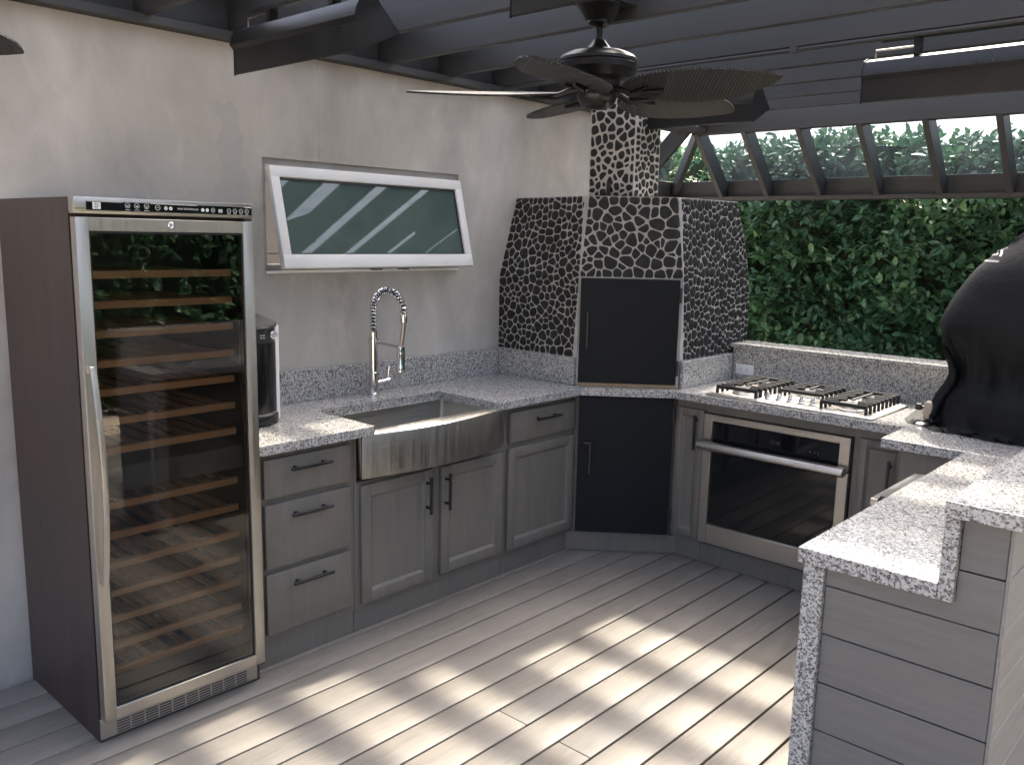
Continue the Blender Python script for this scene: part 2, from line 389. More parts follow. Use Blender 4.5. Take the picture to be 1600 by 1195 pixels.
# ------------------------------------------------------------------ awning window
win = thing('awning_window', 'white framed awning window tilted open in the stucco wall', 'window', (0, .6, 1.52))
def wf(bm):
    for a in ((WY0, WY0 + .022, WZ0, WZ1), (WY1 - .022, WY1, WZ0, WZ1)): box(bm, -.09, -.012, a[0] + .001, a[1] - .001, a[2] + .001, a[3] - .001)
    box(bm, -.09, -.012, WY0 + .022, WY1 - .022, WZ1 - .028, WZ1 - .001); box(bm, -.09, -.012, WY0 + .022, WY1 - .022, WZ0 + .001, WZ0 + .028)
one('frame', 'trim', win, wf)
one('sill', 'vinyl', win, lambda bm: box(bm, -.18, .012, WY0 + .003, WY1 - .003, WZ0 - .012, WZ0 - .0005, .003))
one('back_panel', 'room', win, lambda bm: box(bm, -.9, -.88, -.3, 1.6, 1.2, 2.3))
# sash: local frame (u along Y, v down the sash, w outward)
TOP = Vector((-.004, 0, 1.972)); BOT = Vector((.105, 0, 1.530)); vd = (BOT - TOP); SL = vd.length; vd.normalize(); nd = Vector((vd.z * -1, 0, vd.x)); nd = nd if nd.x > 0 else -nd
def SP(u, w_, v): return TOP + Vector((0, u, 0)) + vd * v + nd * w_
SY0, SY1, FR = .028, 1.182, .05
def sash(bm):
    mbox(bm, SP, SY0, SY1, 0, .034, 0, FR, .004); mbox(bm, SP, SY0, SY1, 0, .034, SL - FR - .012, SL, .004)
    mbox(bm, SP, SY0, SY0 + FR * .9, .0005, .0335, FR - .004, SL - FR - .008, .003); mbox(bm, SP, SY1 - FR * .9, SY1, .0005, .0335, FR - .004, SL - FR - .008, .003)
s_ = one('sash', 'vinyl', win, sash, 40)
def bead(bm):
    a, b, c, d = SY0 + FR * .9, SY1 - FR * .9, FR, SL - FR - .012
    mbox(bm, SP, a, b, .012, .024, c, c + .007); mbox(bm, SP, a, b, .012, .024, d - .007, d)
    mbox(bm, SP, a, a + .007, .0125, .0235, c + .007, d - .007); mbox(bm, SP, b - .007, b, .0125, .0235, c + .007, d - .007)
one('glazing_bead', 'gplast', s_, bead)
one('pane', 'frost', s_, lambda bm: mbox(bm, SP, SY0 + .04, SY1 - .04, .010, .016, .045, SL - .055))
def arm(bm):
    tube(bm, [(-.05, .05, 1.60), (.06, .045, 1.60)], .006, 6)
one('stay_arm', 'trim', win, arm); 
one('stay_arm', 'trim', win, lambda bm: tube(bm, [(-.05, 1.16, 1.60), (.06, 1.165, 1.60)], .006, 6))
one('latch', 'gplast', win, lambda bm: [box(bm, .06, .10, y, y + .045, 1.522, 1.532) for y in (.55, .72)])

# ------------------------------------------------------------------ pergola roof
perg = thing('pergola_roof', 'charcoal painted pergola roof with clear corrugated panels and sloping glazed eave', 'pergola', (2, 1, 2.46))
JZ0, JZ1 = 2.495, 2.665
JY = [.295 + .395 * k for k in range(-6, 8)]
XR = 4.3
for y in JY:
    one('joist', 'pergola', perg, lambda bm: box(bm, -.02, XR, y - .019, y + .019, JZ0, JZ1, .002, 1))
one('ledger', 'pergy', perg, lambda bm: box(bm, -.13, .055, -4.0, 3.62, 2.4605, 2.4945, .002, 1))
one('header_beam', 'pergy', perg, lambda bm: box(bm, -.18, -.022, -2.2, 3.62, 2.4955, 2.666))
one('flashing', 'pergy', perg, lambda bm: box(bm, -.25, .175, -2.2, 3.6, 2.6885, 2.696))
one('far_beam', 'pergola', perg, lambda bm: box(bm, -.07, XR + .05, 3.625, 3.70, 2.45, 2.64, .003, 1))
one('side_beam', 'pergy', perg, lambda bm: box(bm, XR + .001, XR + .08, -2.2, 3.62, 2.45, 2.66))
for (px, py) in ((4.25, -2.15), (4.25, 3.5)):
    one('post', 'pergy', perg, lambda bm: box(bm, px, px + .09, py, py + .09, -.1, 2.449, .004, 1))
def corr(bm, x0, x1, y0, y1, z):
    pit = .076; n = int((x1 - x0) / pit * 8); prev = None
    for i in range(n + 1):
        x = x0 + (x1 - x0) * i / n; zz = z + .009 * math.sin(2 * math.pi * (x - x0) / pit)
        cur = (bm.verts.new((x, y0, zz)), bm.verts.new((x, y1, zz)))
        if prev: bm.faces.new((prev[0], cur[0], cur[1], prev[1]))
        prev = cur
for x0, x1, dz in ((-.02, 1.48, 0), (1.40, 2.98, .006), (2.90, 4.36, 0)):
    one('corrugated_panel', 'poly', perg, lambda bm: corr(bm, x0, x1, -2.15, 3.66, 2.678 + dz), 80)
# sloping eave beyond the far beam (45 degrees) and round the corner
EY0, EZ0, EY1, EZ1 = 3.70, 2.475, 4.14, 2.035
def rafterY(x):
    def P(u, d, z): return (x + u, EY0 + d * .7071 + z * .7071 - .03, EZ0 - d * .7071 + z * .7071)
    L = (EY1 - EY0) / .7071
    return lambda bm: mbox(bm, P, -.019, .019, -.02, L, -.045, .075, .002, 1)
for x in (-.04, .338, .74, 1.15, 1.555, 1.964, 2.37, 2.775, 3.18, 3.585, 3.99):
    one('rafter', 'pergola', perg, rafterY(x))
one('fascia', 'pergola', perg, lambda bm: box(bm, -.55, 4.4, 4.13, 4.17, 2.0, 2.155, .002, 1))
one('fascia', 'pergy', perg, lambda bm: box(bm, -.55, -.51, 2.65, 4.129, 2.0, 2.155, .002, 1))
one('eave_ledge', 'pergola', perg, lambda bm: box(bm, -.50, 4.4, 4.06, 4.129, 2.001, 2.03))
def hip(bm):
    a = Vector((-.05, 3.68, 2.47)); b = Vector((-.53, 4.15, 2.06)); t = (b - a).normalized(); s = Vector((t.y, -t.x, 0)).normalized(); n_ = s.cross(t)
    P = lambda u, d, z: a + s * u + t * d + n_ * z
    mbox(bm, P, -.019, .019, 0, (b - a).length, -.05, .06)
one('hip_rafter', 'pergola', perg, hip)
for y in (2.75, 3.15, 3.52):
    def P(u, d, z): return (-.06 - d * .7071 + z * -.7071, y + u, 2.475 - d * .7071 + z * .7071)
    one('rafter', 'pergy', perg, lambda bm: mbox(bm, P, -.019, .019, -.02, .62, -.045, .075, .002, 1))
def glaze(bm):
    pit = .076; n = int(4.4 / pit * 6); prev = None
    for i in range(n + 1):
        x = -.1 + 4.5 * i / n; o = .0015 * math.sin(2 * math.pi * x / pit)
        cur = (bm.verts.new((x, 3.66 + o * .7, 2.62 + o * .7)), bm.verts.new((x, 4.21 + o * .7, 2.07 + o * .7)))
        if prev: bm.faces.new((prev[0], cur[0], cur[1], prev[1]))
        prev = cur
one('eave_panel', 'eave', perg, glaze, 80)
one('eave_panel', 'eave', perg, lambda bm: bm.faces.new([bm.verts.new(v) for v in ((-.10, 2.66, 2.62), (-.10, 3.66, 2.62), (-.65, 4.18, 2.07), (-.65, 2.66, 2.07))]))

# ------------------------------------------------------------------ counters and cabinets
H = .914; CT = .040
PW_ = lambda face: (lambda u, d, z: (face + d, u, z))       # wall run: u along Y, out towards +X
PC_ = lambda face: (lambda u, d, z: (u, face - d, z))       # cooktop run: u along X, out towards -Y
FX = .583; FY = 1.858
Pw, Pc = PW_(FX), PC_(FY)
DA, DB = Vector((.618, 1.512)), Vector((1.010, 1.824)); dd = (DB - DA).normalized(); dn = Vector((dd.y, -dd.x))
def Pd(u, d, z): q = DA + dd * u + dn * d; return (q.x, q.y, z)
DL = (DB - DA).length

def pull(P, u0, u1, z0, z1, d, parent, mat='black'):
    """square bar pull with two stand-off feet; horizontal when z0 == z1"""
    t = .006
    def f(bm):
        if abs(z1 - z0) < 1e-4:
            mbox(bm, P, u0, u1, d + .026, d + .037, z0 - t, z0 + t, .0015, 1)
            for u in (u0 + .03, u1 - .03): mbox(bm, P, u - .005, u + .005, d, d + .027, z0 - .005, z0 + .005)
        else:
            mbox(bm, P, u0 - t, u0 + t, d + .026, d + .037, z0, z1, .0015, 1)
            for z in (z0 + .03, z1 - .03): mbox(bm, P, u0 - .005, u0 + .005, d, d + .027, z - .005, z + .005)
    return one('handle', mat, parent, f)
def slab_front(P, u0, u1, z0, z1, parent):
    return one('drawer_front', 'cab', parent, lambda bm: mbox(bm, P, u0, u1, .0005, .02, z0, z1, .005, 2), 40)
def shaker(P, u0, u1, z0, z1, parent, rail=.05, name='door'):
    def f(bm):
        mbox(bm, P, u0, u0 + rail, .0005, .02, z0, z1, .003, 2); mbox(bm, P, u1 - rail, u1, .0005, .02, z0, z1, .003, 2)
        mbox(bm, P, u0 + rail - .003, u1 - rail + .003, .001, .0195, z0, z0 + rail, .003, 2); mbox(bm, P, u0 + rail - .003, u1 - rail + .003, .001, .0195, z1 - rail, z1, .003, 2)
    o = one(name, 'cab', parent, f, 40)
    one('door_panel', 'cab', o, lambda bm: mbox(bm, P, u0 + rail - .005, u1 - rail + .005, .002, .008, z0 + rail - .005, z1 - rail + .005))
    def mould(bm):
        a, b, c, e = u0 + rail, u1 - rail, z0 + rail, z1 - rail; s = .011
        for q in (((a, c), (b, c), (b - s, c + s), (a + s, c + s)), ((b, c), (b, e), (b - s, e - s), (b - s, c + s)), ((b, e), (a, e), (a + s, e - s), (b - s, e - s)), ((a, e), (a, c), (a + s, c + s), (a + s, e - s))):
            lo = [P(u, .0078, z) for u, z in q]; hi = [P(q[0][0], .016, q[0][1]), P(q[1][0], .016, q[1][1]), P(q[2][0], .0085, q[2][1]), P(q[3][0], .0085, q[3][1])]
            A = [bm.verts.new(v) for v in lo]; B = [bm.verts.new(v) for v in hi]
            bm.faces.new(B)
            for i in range(4): bm.faces.new((A[i], A[(i + 1) % 4], B[(i + 1) % 4], B[i]))
    one('moulding', 'cab', o, mould)
    return o
def carcass(P, u0, u1, depth, parent, z0=.105, toe=None):
    one('carcass', 'cab', parent, lambda bm: mbox(bm, P, u0 + .0012, u1 - .0012, -depth, 0, z0, H - CT - .002))
    one('toe_kick', 'cab', parent, lambda bm: mbox(bm, P, u0 + .0015, u1 - .0015, -depth + .01, -.008, .002, z0 - .001))

c1 = thing('drawer_cabinet', 'grey stained three drawer base cabinet beside the wine cooler', 'cabinet', (.3, -.2, 0))
carcass(Pw, -.428, .045, .57, c1)
for z0, z1, hz in ((.688, .842, .797), (.408, .664, .613), (.138, .386, .334)):
    f = slab_front(Pw, -.386, .017, z0, z1, c1); pull(Pw, -.284, -.094, hz, hz, .02, f)
c2 = thing('sink_cabinet', 'grey double door base cabinet under the farmhouse sink', 'cabinet', (.3, .5, 0))
def sink_carc(bm):
    mbox(bm, Pw, .0465, .9585, -.57, 0, .105, .665); mbox(bm, Pw, .0465, .0475 + .012, -.57, 0, .666, H - CT - .002); mbox(bm, Pw, .905, .9585, -.57, 0, .666, H - CT - .002)
one('carcass', 'cab', c2, sink_carc); one('toe_kick', 'cab', c2, lambda bm: mbox(bm, Pw, .0465, .9585, -.56, -.008, .002, .104))
d = shaker(Pw, .073, .477, .128, .652, c2); pull(Pw, .437, .437, .452, .625, .02, d)
d = shaker(Pw, .531, .942, .133, .650, c2); pull(Pw, .5535, .5535, .448, .622, .02, d)
c3 = thing('corner_base_cabinet', 'grey base cabinet with one drawer over one door left of the black oven', 'cabinet', (.3, 1.25, 0))
carcass(Pw, .960, 1.512, .57, c3)
f = slab_front(Pw, .988, 1.500, .682, .838, c3); pull(Pw, 1.16, 1.352, .787, .787, .02, f)
d = shaker(Pw, .984, 1.508, .126, .655, c3)

top1 = thing('wall_countertop', 'speckled grey granite countertop with backsplash around the sink', 'countertop', (.3, .5, .87))
def t1(bm): prism(bm, [(.001, -.431), (.65, -.431), (.65, .107), (.237, .107), (.237, .8525), (.65, .8525), (.65, 1.483), (.5775, 1.528), (.001, 1.528)], IDP, H - CT, H, .003)
one('slab', 'granite', top1, t1)
one('backsplash', 'granite', top1, lambda bm: box(bm, .001, .021, -.43, 1.507, H + .0005, H + .148, .0015, 1))
one('backsplash', 'granite', top1, lambda bm: box(bm, .0225, .573, 1.508, 1.5275, H + .0005, H + .1478, .0015, 1))
top2 = thing('cooktop_countertop', 'speckled grey granite countertop carrying the gas cooktop, with backsplash ledge', 'countertop', (1.6, 2.1, .87))
def t2(bm): prism(bm, [(1.0366, 1.784), (2.2, 1.784), (2.2, 1.495), (3.02, 1.495), (3.02, 2.435), (1.007, 2.435), (1.007, 1.869)], IDP, H - CT, H, .003)
one('slab', 'granite', top2, t2)
one('corner_strip', 'granite', top2, lambda bm: prism(bm, [(.6508, 1.4842), (1.0358, 1.7845), (1.0062, 1.868), (.5785, 1.5285)], IDP, H - CT, H, .002))
one('backsplash', 'granite', top2, lambda bm: box(bm, 1.0085, 1.0275, 1.872, 2.414, H + .0005, H + .1478, .0015, 1))
one('backsplash', 'granite', top2, lambda bm: box(bm, 1.0285, 3.02, 2.416, 2.436, H + .0005, 1.0965, .0015, 1))
one('ledge', 'granite', top2, lambda bm: box(bm, 1.0085, 3.02, 2.405, 2.61, 1.097, 1.120, .003))
one('half_wall', 'stucco', top2, lambda bm: box(bm, 1.01, 3.02, 2.4375, 2.59, -.1, 1.0965))

# ------------------------------------------------------------------ farmhouse sink
sink = thing('farmhouse_sink', 'stainless apron front farmhouse sink with bowed front', 'sink', (.45, .46, .68))
SYA, SYB = .052, .905
def apron(bm):
    n = 20; rows = []
    for z, off in ((.690, .0), (.694, .004), (.868, .006), (.878, .003), (.884, -.006)):
        rows.append([bm.verts.new((.628 + off + .058 * (1 - (2 * i / n - 1) ** 2), SYA + (SYB - SYA) * i / n, z)) for i in range(n + 1)])
    inner = [bm.verts.new((.600, SYA + .02 + (SYB - SYA - .04) * i / n, .884)) for i in range(n + 1)]
    inb = [bm.verts.new((.598, SYA + .02 + (SYB - SYA - .04) * i / n, .690)) for i in range(n + 1)]
    rows = [inb] + rows + [inner]
    for a, b in zip(rows, rows[1:] + rows[:1]):
        for i in range(n): bm.faces.new((a[i], a[i + 1], b[i + 1], b[i]))
    bm.faces.new([r[0] for r in rows]); bm.faces.new([r[-1] for r in rows][::-1])
one('apron', 'steelv', sink, apron, 35)
def basin(bm):
    a, b, c, e, zt, zb = .215, .5995, SYA + .02, SYB - .02, .872, .67
    o = .012
    V = [bm.verts.new(p) for p in ((a, c, zt), (b, c, zt), (b, e, zt), (a, e, zt), (a + o, c + o, zb), (b - o, c + o, zb), (b - o, e - o, zb), (a + o, e - o, zb))]
    for q in ((0, 1, 5, 4), (1, 2, 6, 5), (2, 3, 7, 6), (3, 0, 4, 7), (4, 5, 6, 7)): bm.faces.new([V[i] for i in q])
    bmesh.ops.bevel(bm, geom=[e_ for e_ in bm.edges if not e_.is_boundary], offset=.018, segments=3, affect='EDGES', profile=.5)
one('basin', 'steel', sink, basin, 50)
one('drain', 'chrome', sink, lambda bm: lathe(bm, [(.045, .6705), (.045, .674), (.03, .674), (.028, .671), (0, .671)], (.40, .48, 0)), 40)

# ------------------------------------------------------------------ spring faucet
fau = thing('spring_faucet', 'chrome spring neck pull-down faucet behind the sink', 'faucet', (.097, .54, H))
fx, fy = .097, .54
one('body', 'chrome', fau, lambda bm: lathe(bm, [(.030, H), (.030, H + .008), (.024, H + .012), (.0235, 1.026), (.021, 1.028), (.0205, 1.165), (.025, 1.167), (.025, 1.192), (.019, 1.194), (.019, 1.225), (.012, 1.226)], (fx, fy, 0), 24), 40)
path = [(fx, fy, z) for z in (1.222, 1.26, 1.30, 1.325)]
for i in range(1, 15):
    a = math.pi * i / 15; path.append((fx + .1125 - .1125 * math.cos(a), fy, 1.325 + .105 * math.sin(a)))
path.append((fx + .225, fy, 1.318))
one('hose', 'gplast', fau, lambda bm: tube(bm, path, .0085, 8), 60)
def spring(bm):
    P_ = [Vector(p) for p in path]; cum = [0]
    for a, b in zip(P_, P_[1:]): cum.append(cum[-1] + (b - a).length)
    turns = 27; N = turns * 9; pts = []
    for i in range(N + 1):
        s = cum[-1] * i / N; k = max(j for j in range(len(cum)) if cum[j] <= s + 1e-9); k = min(k, len(P_) - 2)
        t = (s - cum[k]) / (cum[k + 1] - cum[k]); p = P_[k].lerp(P_[k + 1], t); tg = (P_[k + 1] - P_[k]).normalized()
        b_ = Vector((0, 1, 0)); n_ = tg.cross(b_).normalized(); a = 2 * math.pi * i / 9
        pts.append(p + (n_ * math.cos(a) + b_ * math.sin(a)) * .0155)
    tube(bm, pts, .0032, 5)
one('spring', 'chrome', fau, spring, 60)
one('collar', 'chrome', fau, lambda bm: lathe(bm, [(.012, 1.288), (.017, 1.29), (.017, 1.326), (.012, 1.328)], (fx + .225, fy, 0), 16), 40)
one('hose', 'steelv', fau, lambda bm: tube(bm, [(fx + .225, fy, 1.29), (fx + .222, fy, 1.25), (fx + .212, fy, 1.20), (fx + .206, fy, 1.165)], .0105, 10), 60)
one('spray_head', 'chrome', fau, lambda bm: lathe(bm, [(.014, 1.052), (.021, 1.054), (.021, 1.075), (.019, 1.08), (.021, 1.145), (.017, 1.172), (.012, 1.175)], (fx + .205, fy, 0), 18), 40)
one('holder_arm', 'chrome', fau, lambda bm: tube(bm, [(fx + .015, fy, 1.178), (fx + .20, fy, 1.168)], .007, 8), 60)
def lever(bm):
    tube(bm, [(fx, fy + .02, .972), (fx, fy + .075, .976)], .012, 12); tube(bm, [(fx, fy + .076, .976), (fx, fy + .096, .978)], .0155, 12)
    tube(bm, [(fx, fy + .088, .978), (fx + .004, fy + .094, 1.05)], .004, 6)
one('lever', 'chrome', fau, lever, 60)

# ------------------------------------------------------------------ countertop water dispenser behind the cooler
cof = thing('drink_machine', 'black and white countertop drink machine half hidden behind the wine cooler', 'appliance', (.27, -.24, H))
def arcY(x0, bow, y0, y1, n=10): return [(x0 + bow * (1 - (2 * i / n - 1) ** 2), y0 + (y1 - y0) * i / n) for i in range(n + 1)]
def cf(x0, bow, y0, y1, back): return arcY(x0, bow, y0, y1) + [(back, y1), (back, y0)]
one('body', 'wplast', cof, lambda bm: prism(bm, cf(.300, .006, -.355, -.112, .12), IDP, H + .006, 1.318, .010), 40)
one('front_panel', 'bplast', cof, lambda bm: prism(bm, cf(.315, .048, -.345, -.142, .308), IDP, H + .05, 1.25), 40)
one('base', 'bplast', cof, lambda bm: prism(bm, cf(.325, .055, -.348, -.139, .2), IDP, H + .001, H + .043, .006), 40)
one('trim_band', 'steel', cof, lambda bm: prism(bm, cf(.319, .05, -.346, -.141, .308), IDP, H + .0435, H + .0495), 40)
one('control_band', 'gplast', cof, lambda bm: prism(bm, cf(.312, .045, -.345, -.142, .308), IDP, 1.2505, 1.3115), 40)
def lid(bm):
    a = cf(.325, .052, -.349, -.139, .15)
    lo = [bm.verts.new((x, y, 1.313)) for x, y in a]; hi = [bm.verts.new((x - .006, y, 1.322 + (.38 - x) * .16)) for x, y in a]
    bm.faces.new(lo[::-1]); bm.faces.new(hi); n = len(a)
    for i in range(n): bm.faces.new((lo[i], lo[(i + 1) % n], hi[(i + 1) % n], hi[i]))
one('lid', 'gplast', cof, lid, 40)
one('dial', 'chrome', cof, lambda bm: lathe(bm, [(.017, 0), (.017, .004), (.012, .006), (.012, .003), (0, .003)], (.3545, -.175, 1.283), 18, Matrix(((0, 0, 1), (0, 1, 0), (-1, 0, 0)))), 40)
one('button_print', 'ink', cof, lambda bm: [box(bm, .3595, .3605, -.238 + .012 * i, -.230 + .012 * i, 1.272 + .01 * j, 1.276 + .01 * j) for i in range(2) for j in range(2)])
one('cup_handle', 'bplast', cof, lambda bm: tube(bm, [(.24, -.113, 1.12), (.24, -.085, 1.118), (.24, -.079, 1.09), (.24, -.084, 1.04), (.24, -.113, 1.02)], .006, 8), 60)

# ------------------------------------------------------------------ wine cooler
wc = thing('wine_cooler', 'tall glass door wine cooler with dark wood sides and slatted shelves', 'wine cooler', (.34, -.745, 0))
WA, WB, WH, XB = -1.050, -.452, 1.786, .642
def wbody(bm):
    box(bm, .035, XB, WA, WA + .022, .004, WH); box(bm, .035, XB, WB - .022, WB, .004, WH)
    box(bm, .035, XB, WA + .022, WB - .022, WH - .06, WH - .0005); box(bm, .035, XB - .02, WA + .022, WB - .022, .006, .075)
    box(bm, .035, .055, WA + .022, WB - .022, .075, WH - .06)
one('cabinet_body', 'lam', wc, wbody)
def liner(bm):
    a, b, c, e = WA + .0225, WB - .0225, .0755, WH - .0605
    for q in ((.0555, XB - .003, a, a + .018, c, e), (.0555, XB - .003, b - .018, b, c, e), (.0555, .07, a + .018, b - .018, c, e), (.07, XB - .003, a + .018, b - .018, e - .03, e), (.07, XB - .003, a + .018, b - .018, c, c + .03), (.07, XB - .003, a + .018, b - .018, .85, .93)): box(bm, *q)
one('liner', 'inner', wc, liner)
DXF = .688; DZ0, DZ1 = .090, 1.727
def dframe(bm):
    x0 = XB + .006; f = .041
    box(bm, x0, DXF, WA + .002, WA + f, DZ0, DZ1, .0025, 2); box(bm, x0, DXF, WB - f, WB - .001, DZ0, DZ1, .0025, 2)
    box(bm, x0, DXF - .0004, WA + f - .003, WB - f + .003, DZ1 - f, DZ1 - .0003, .002, 1); box(bm, x0, DXF - .0004, WA + f - .003, WB - f + .003, DZ0 + .0003, DZ0 + f, .002, 1)
door = one('door', 'steelv', wc, dframe, 40)
one('gasket', 'black', door, lambda bm: [box(bm, XB + .0005, XB + .0055, WA + .012, WA + .04, DZ0 + .012, DZ1 - .01), box(bm, XB + .0005, XB + .0055, WB - .04, WB - .012, DZ0 + .012, DZ1 - .01), box(bm, XB + .0005, XB + .0055, WA + .04, WB - .04, DZ0 + .012, DZ0 + .04), box(bm, XB + .0005, XB + .0055, WA + .04, WB - .04, DZ1 - .04, DZ1 - .01)])
one('inner_trim', 'black', door, lambda bm: [box(bm, DXF - .012, DXF - .0065, WA + .0405, WA + .046, DZ0 + .041, DZ1 - .041), box(bm, DXF - .012, DXF - .0065, WB - .046, WB - .0405, DZ0 + .041, DZ1 - .041), box(bm, DXF - .012, DXF - .0065, WA + .046, WB - .046, DZ1 - .047, DZ1 - .0415), box(bm, DXF - .012, DXF - .0065, WA + .046, WB - .046, DZ0 + .0415, DZ0 + .047)])
one('glass', 'cglass', door, lambda bm: bm.faces.new([bm.verts.new(v) for v in ((DXF - .009, WA + .04, DZ0 + .04), (DXF - .009, WB - .04, DZ0 + .04), (DXF - .009, WB - .04, DZ1 - .04), (DXF - .009, WA + .04, DZ1 - .04))]))
one('lock', 'chrome', door, lambda bm: lathe(bm, [(.011, 0), (.011, .004), (.008, .006), (.004, .004), (0, .004)], (DXF, -.752, 1.708), 16, Matrix(((0, 0, 1), (0, 1, 0), (-1, 0, 0)))), 40)
hp = []
for i in range(15):
    t = i / 14; hp.append((DXF + .012 + .052 * math.sin(math.pi * (.08 + .84 * t)) , WA + .016, .575 + .70 * t))
def hnd(bm):
    # flat bowed bar
    rows = []
    for x, y, z in hp: rows.append([bm.verts.new((x + a, y + b, z)) for a, b in ((0, -.009), (.010, -.009), (.014, 0), (.010, .009), (0, .009))])
    for a, b in zip(rows, rows[1:]):
        for j in range(5): bm.faces.new((a[j], a[(j + 1) % 5], b[(j + 1) % 5], b[j]))
    bm.faces.new(rows[0][::-1]); bm.faces.new(rows[-1])
one('handle', 'steelv', door, hnd, 50)
one('handle_foot', 'steelv', door, lambda bm: [box(bm, DXF - .001, DXF + .026, WA + .009, WA + .023, z - .012, z + .012, .002, 1) for z in (.585, 1.265)])
pan = one('control_panel', 'steel', wc, lambda bm: box(bm, XB + .0005, DXF - .001, WA + .0005, WB - .0005, 1.737, WH + .001, .003, 2), 40)
PX = DXF - .0005
one('display_strip', 'bglass', pan, lambda bm: box(bm, PX - .002, PX + .0008, WA + .036, WB - .006, 1.7475, 1.7755, .002, 1))
def ringY(bm, y, z, r, t=.0012, n=16):
    a = [bm.verts.new((PX + .0012, y + r * math.cos(2 * math.pi * j / n), z + r * math.sin(2 * math.pi * j / n))) for j in range(n)]
    b = [bm.verts.new((PX + .0012, y + (r - t) * math.cos(2 * math.pi * j / n), z + (r - t) * math.sin(2 * math.pi * j / n))) for j in range(n)]
    for j in range(n): bm.faces.new((a[j], a[(j + 1) % n], b[(j + 1) % n], b[j]))
def mark(y0, y1, z0, z1, bm): box(bm, PX + .0009, PX + .0013, y0, y1, z0, z1)
def emblem(bm):
    y, z = -.983, 1.7615
    mark(y - .012, y + .012, z - .010, z + .010, bm)
one('emblem', 'ink', pan, emblem)
def emb2(bm):
    y, z = -.983, 1.7615
    for r in (.008, .0055, .0028):
        n = 10; a = [bm.verts.new((PX + .0016, y + r * math.cos(2 * math.pi * j / n) * 1.1, z + r * math.sin(2 * math.pi * j / n))) for j in range(n)]
        b = [bm.verts.new((PX + .0016, y + (r - .001) * math.cos(2 * math.pi * j / n) * 1.1, z + (r - .001) * math.sin(2 * math.pi * j / n))) for j in range(n)]
        for j in range(n):
            if (j + int(r * 2000)) % 4: bm.faces.new((a[j], a[(j + 1) % n], b[(j + 1) % n], b[j]))
one('emblem_lines', 'bglass', pan, emb2)
def icons(bm):
    for y in (-.889, -.860, -.829):
        ringY(bm, y, 1.765, .0085, .0012, 8); mark(y - .004, y + .004, 1.7640, 1.7655, bm); mark(y - .003, y + .003, 1.7615, 1.7628, bm); mark(y - .008, y + .008, 1.7512, 1.7524, bm)
    ringY(bm, -.793, 1.7625, .0085); mark(-.797, -.789, 1.7617, 1.7632, bm)
    for y in (-.766, -.750): ringY(bm, y, 1.7615, .006, .004, 12)
    for y in (-.640, -.624): ringY(bm, y, 1.7605, .0058, .0045, 12)
    ringY(bm, -.603, 1.7605, .0075); mark(-.6045, -.6015, 1.7575, 1.7635, bm)
    for j in range(3): mark(-.584, -.569, 1.7545 + .004 * j, 1.7568 + .004 * j, bm)
    for y in (-.545, -.523, -.500, -.478): ringY(bm, y, 1.7610, .0075, .0012); mark(y - .003, y + .002, 1.760, 1.7615, bm); mark(y - .0065, y + .0065, 1.7502, 1.7512, bm)
one('icon_print', 'ink', pan, icons)
text_part('lettering', 'WHE REVCOOLIVA', .0085, (PX + .0012, -.728, 1.7585), (0, 1, 0), (0, 0, 1), 'ink', pan)
SHZ = [1.550, 1.455, 1.362, 1.267, 1.174, 1.077, .982, .797, .696, .594, .496, .405, .312, .224]
sh_bm = bm_new(); box(sh_bm, 0, .02, -.249, .249, -.013, .013, .002, 1)
for i, z in enumerate(SHZ):
    s = one('shelf', 'beech', wc, lambda bm: box(bm, .60, .620, WA + .052, WB - .052, z - .0125, z + .0125, .002, 1), 40)
    one('slats', 'beech', s, lambda bm: [box(bm, .10, .599, WA + .065 + .063 * j, WA + .065 + .063 * j + .022, z - .008, z + .004) for j in range(8)])
sh_bm.free()
one('kick_panel', 'steel', wc, lambda bm: box(bm, XB - .019, XB + .0055, WA + .0005, WB - .012, .012, .086, .002, 1))
def vent(bm):
    for j in range(10):
        y0 = -.996 + .0492 * j
        for k in range(5):
            if j == 0 and k == 4: pass
            box(bm, XB + .0050, XB + .0062, y0, y0 + .044, .0185 + .0095 * k, .0240 + .0095 * k)
one('vent_slots', 'inner', wc, vent)
one('hinge', 'gplast', wc, lambda bm: [box(bm, XB - .005, DXF - .006, WB - .03, WB + .004, .0785, .0885, .002, 1), box(bm, XB + .008, DXF - .006, WB - .03, WB - .004, 1.7285, 1.7365)])
one('foot', 'gplast', wc, lambda bm: [lathe(bm, [(.016, 0.0005), (.016, .004)], (x, y, 0), 10) for x in (.08, .6) for y in (WA + .04, WB - .03)])

# ------------------------------------------------------------------ pebble-clad corner oven
ov = thing('corner_oven', 'corner oven enclosure clad in dark pebbles with chimney and black steel doors', 'oven', (.5, 2.0, 0))
def Lf(u, z, h=0):
    t = max(0, (z - 1.475) / .435); return (u, 1.529 + t * ((1 - u / .6) * .134 + (u / .6) * .022) - h, z)
CA, CB = Vector((.577, 1.529)), Vector((1.0035, 1.866)); cdv = (CB - CA).normalized(); cnv = Vector((cdv.y, -cdv.x)); CLn = (CB - CA).length
def Cf(u, z, h=0):
    t = max(0, (z - 1.49) / .42); q = CA + cdv * u + cnv * (h - t * .004); return (q.x, q.y, z)
def Rf(u, z, h=0):
    t = max(0, (z - 1.5) / .42); return (1.0035 - t * .042 * (1 - (u - 1.85) / .75) + h, u, z)
ZB, ZT = 1.062, 1.912
left_poly = [(.0, ZB), (.577, ZB), (.577, 1.475), (.603, ZT), (.0, ZT)]
cen_poly = [(.0, 1.49), (CLn, 1.49), (CLn - .045, ZT), (.034, ZT)]
rgt_poly = [(1.868, ZB), (2.606, ZB), (2.590, 1.42), (2.541, 1.61), (2.405, ZT), (1.832, ZT), (1.866, 1.49)]
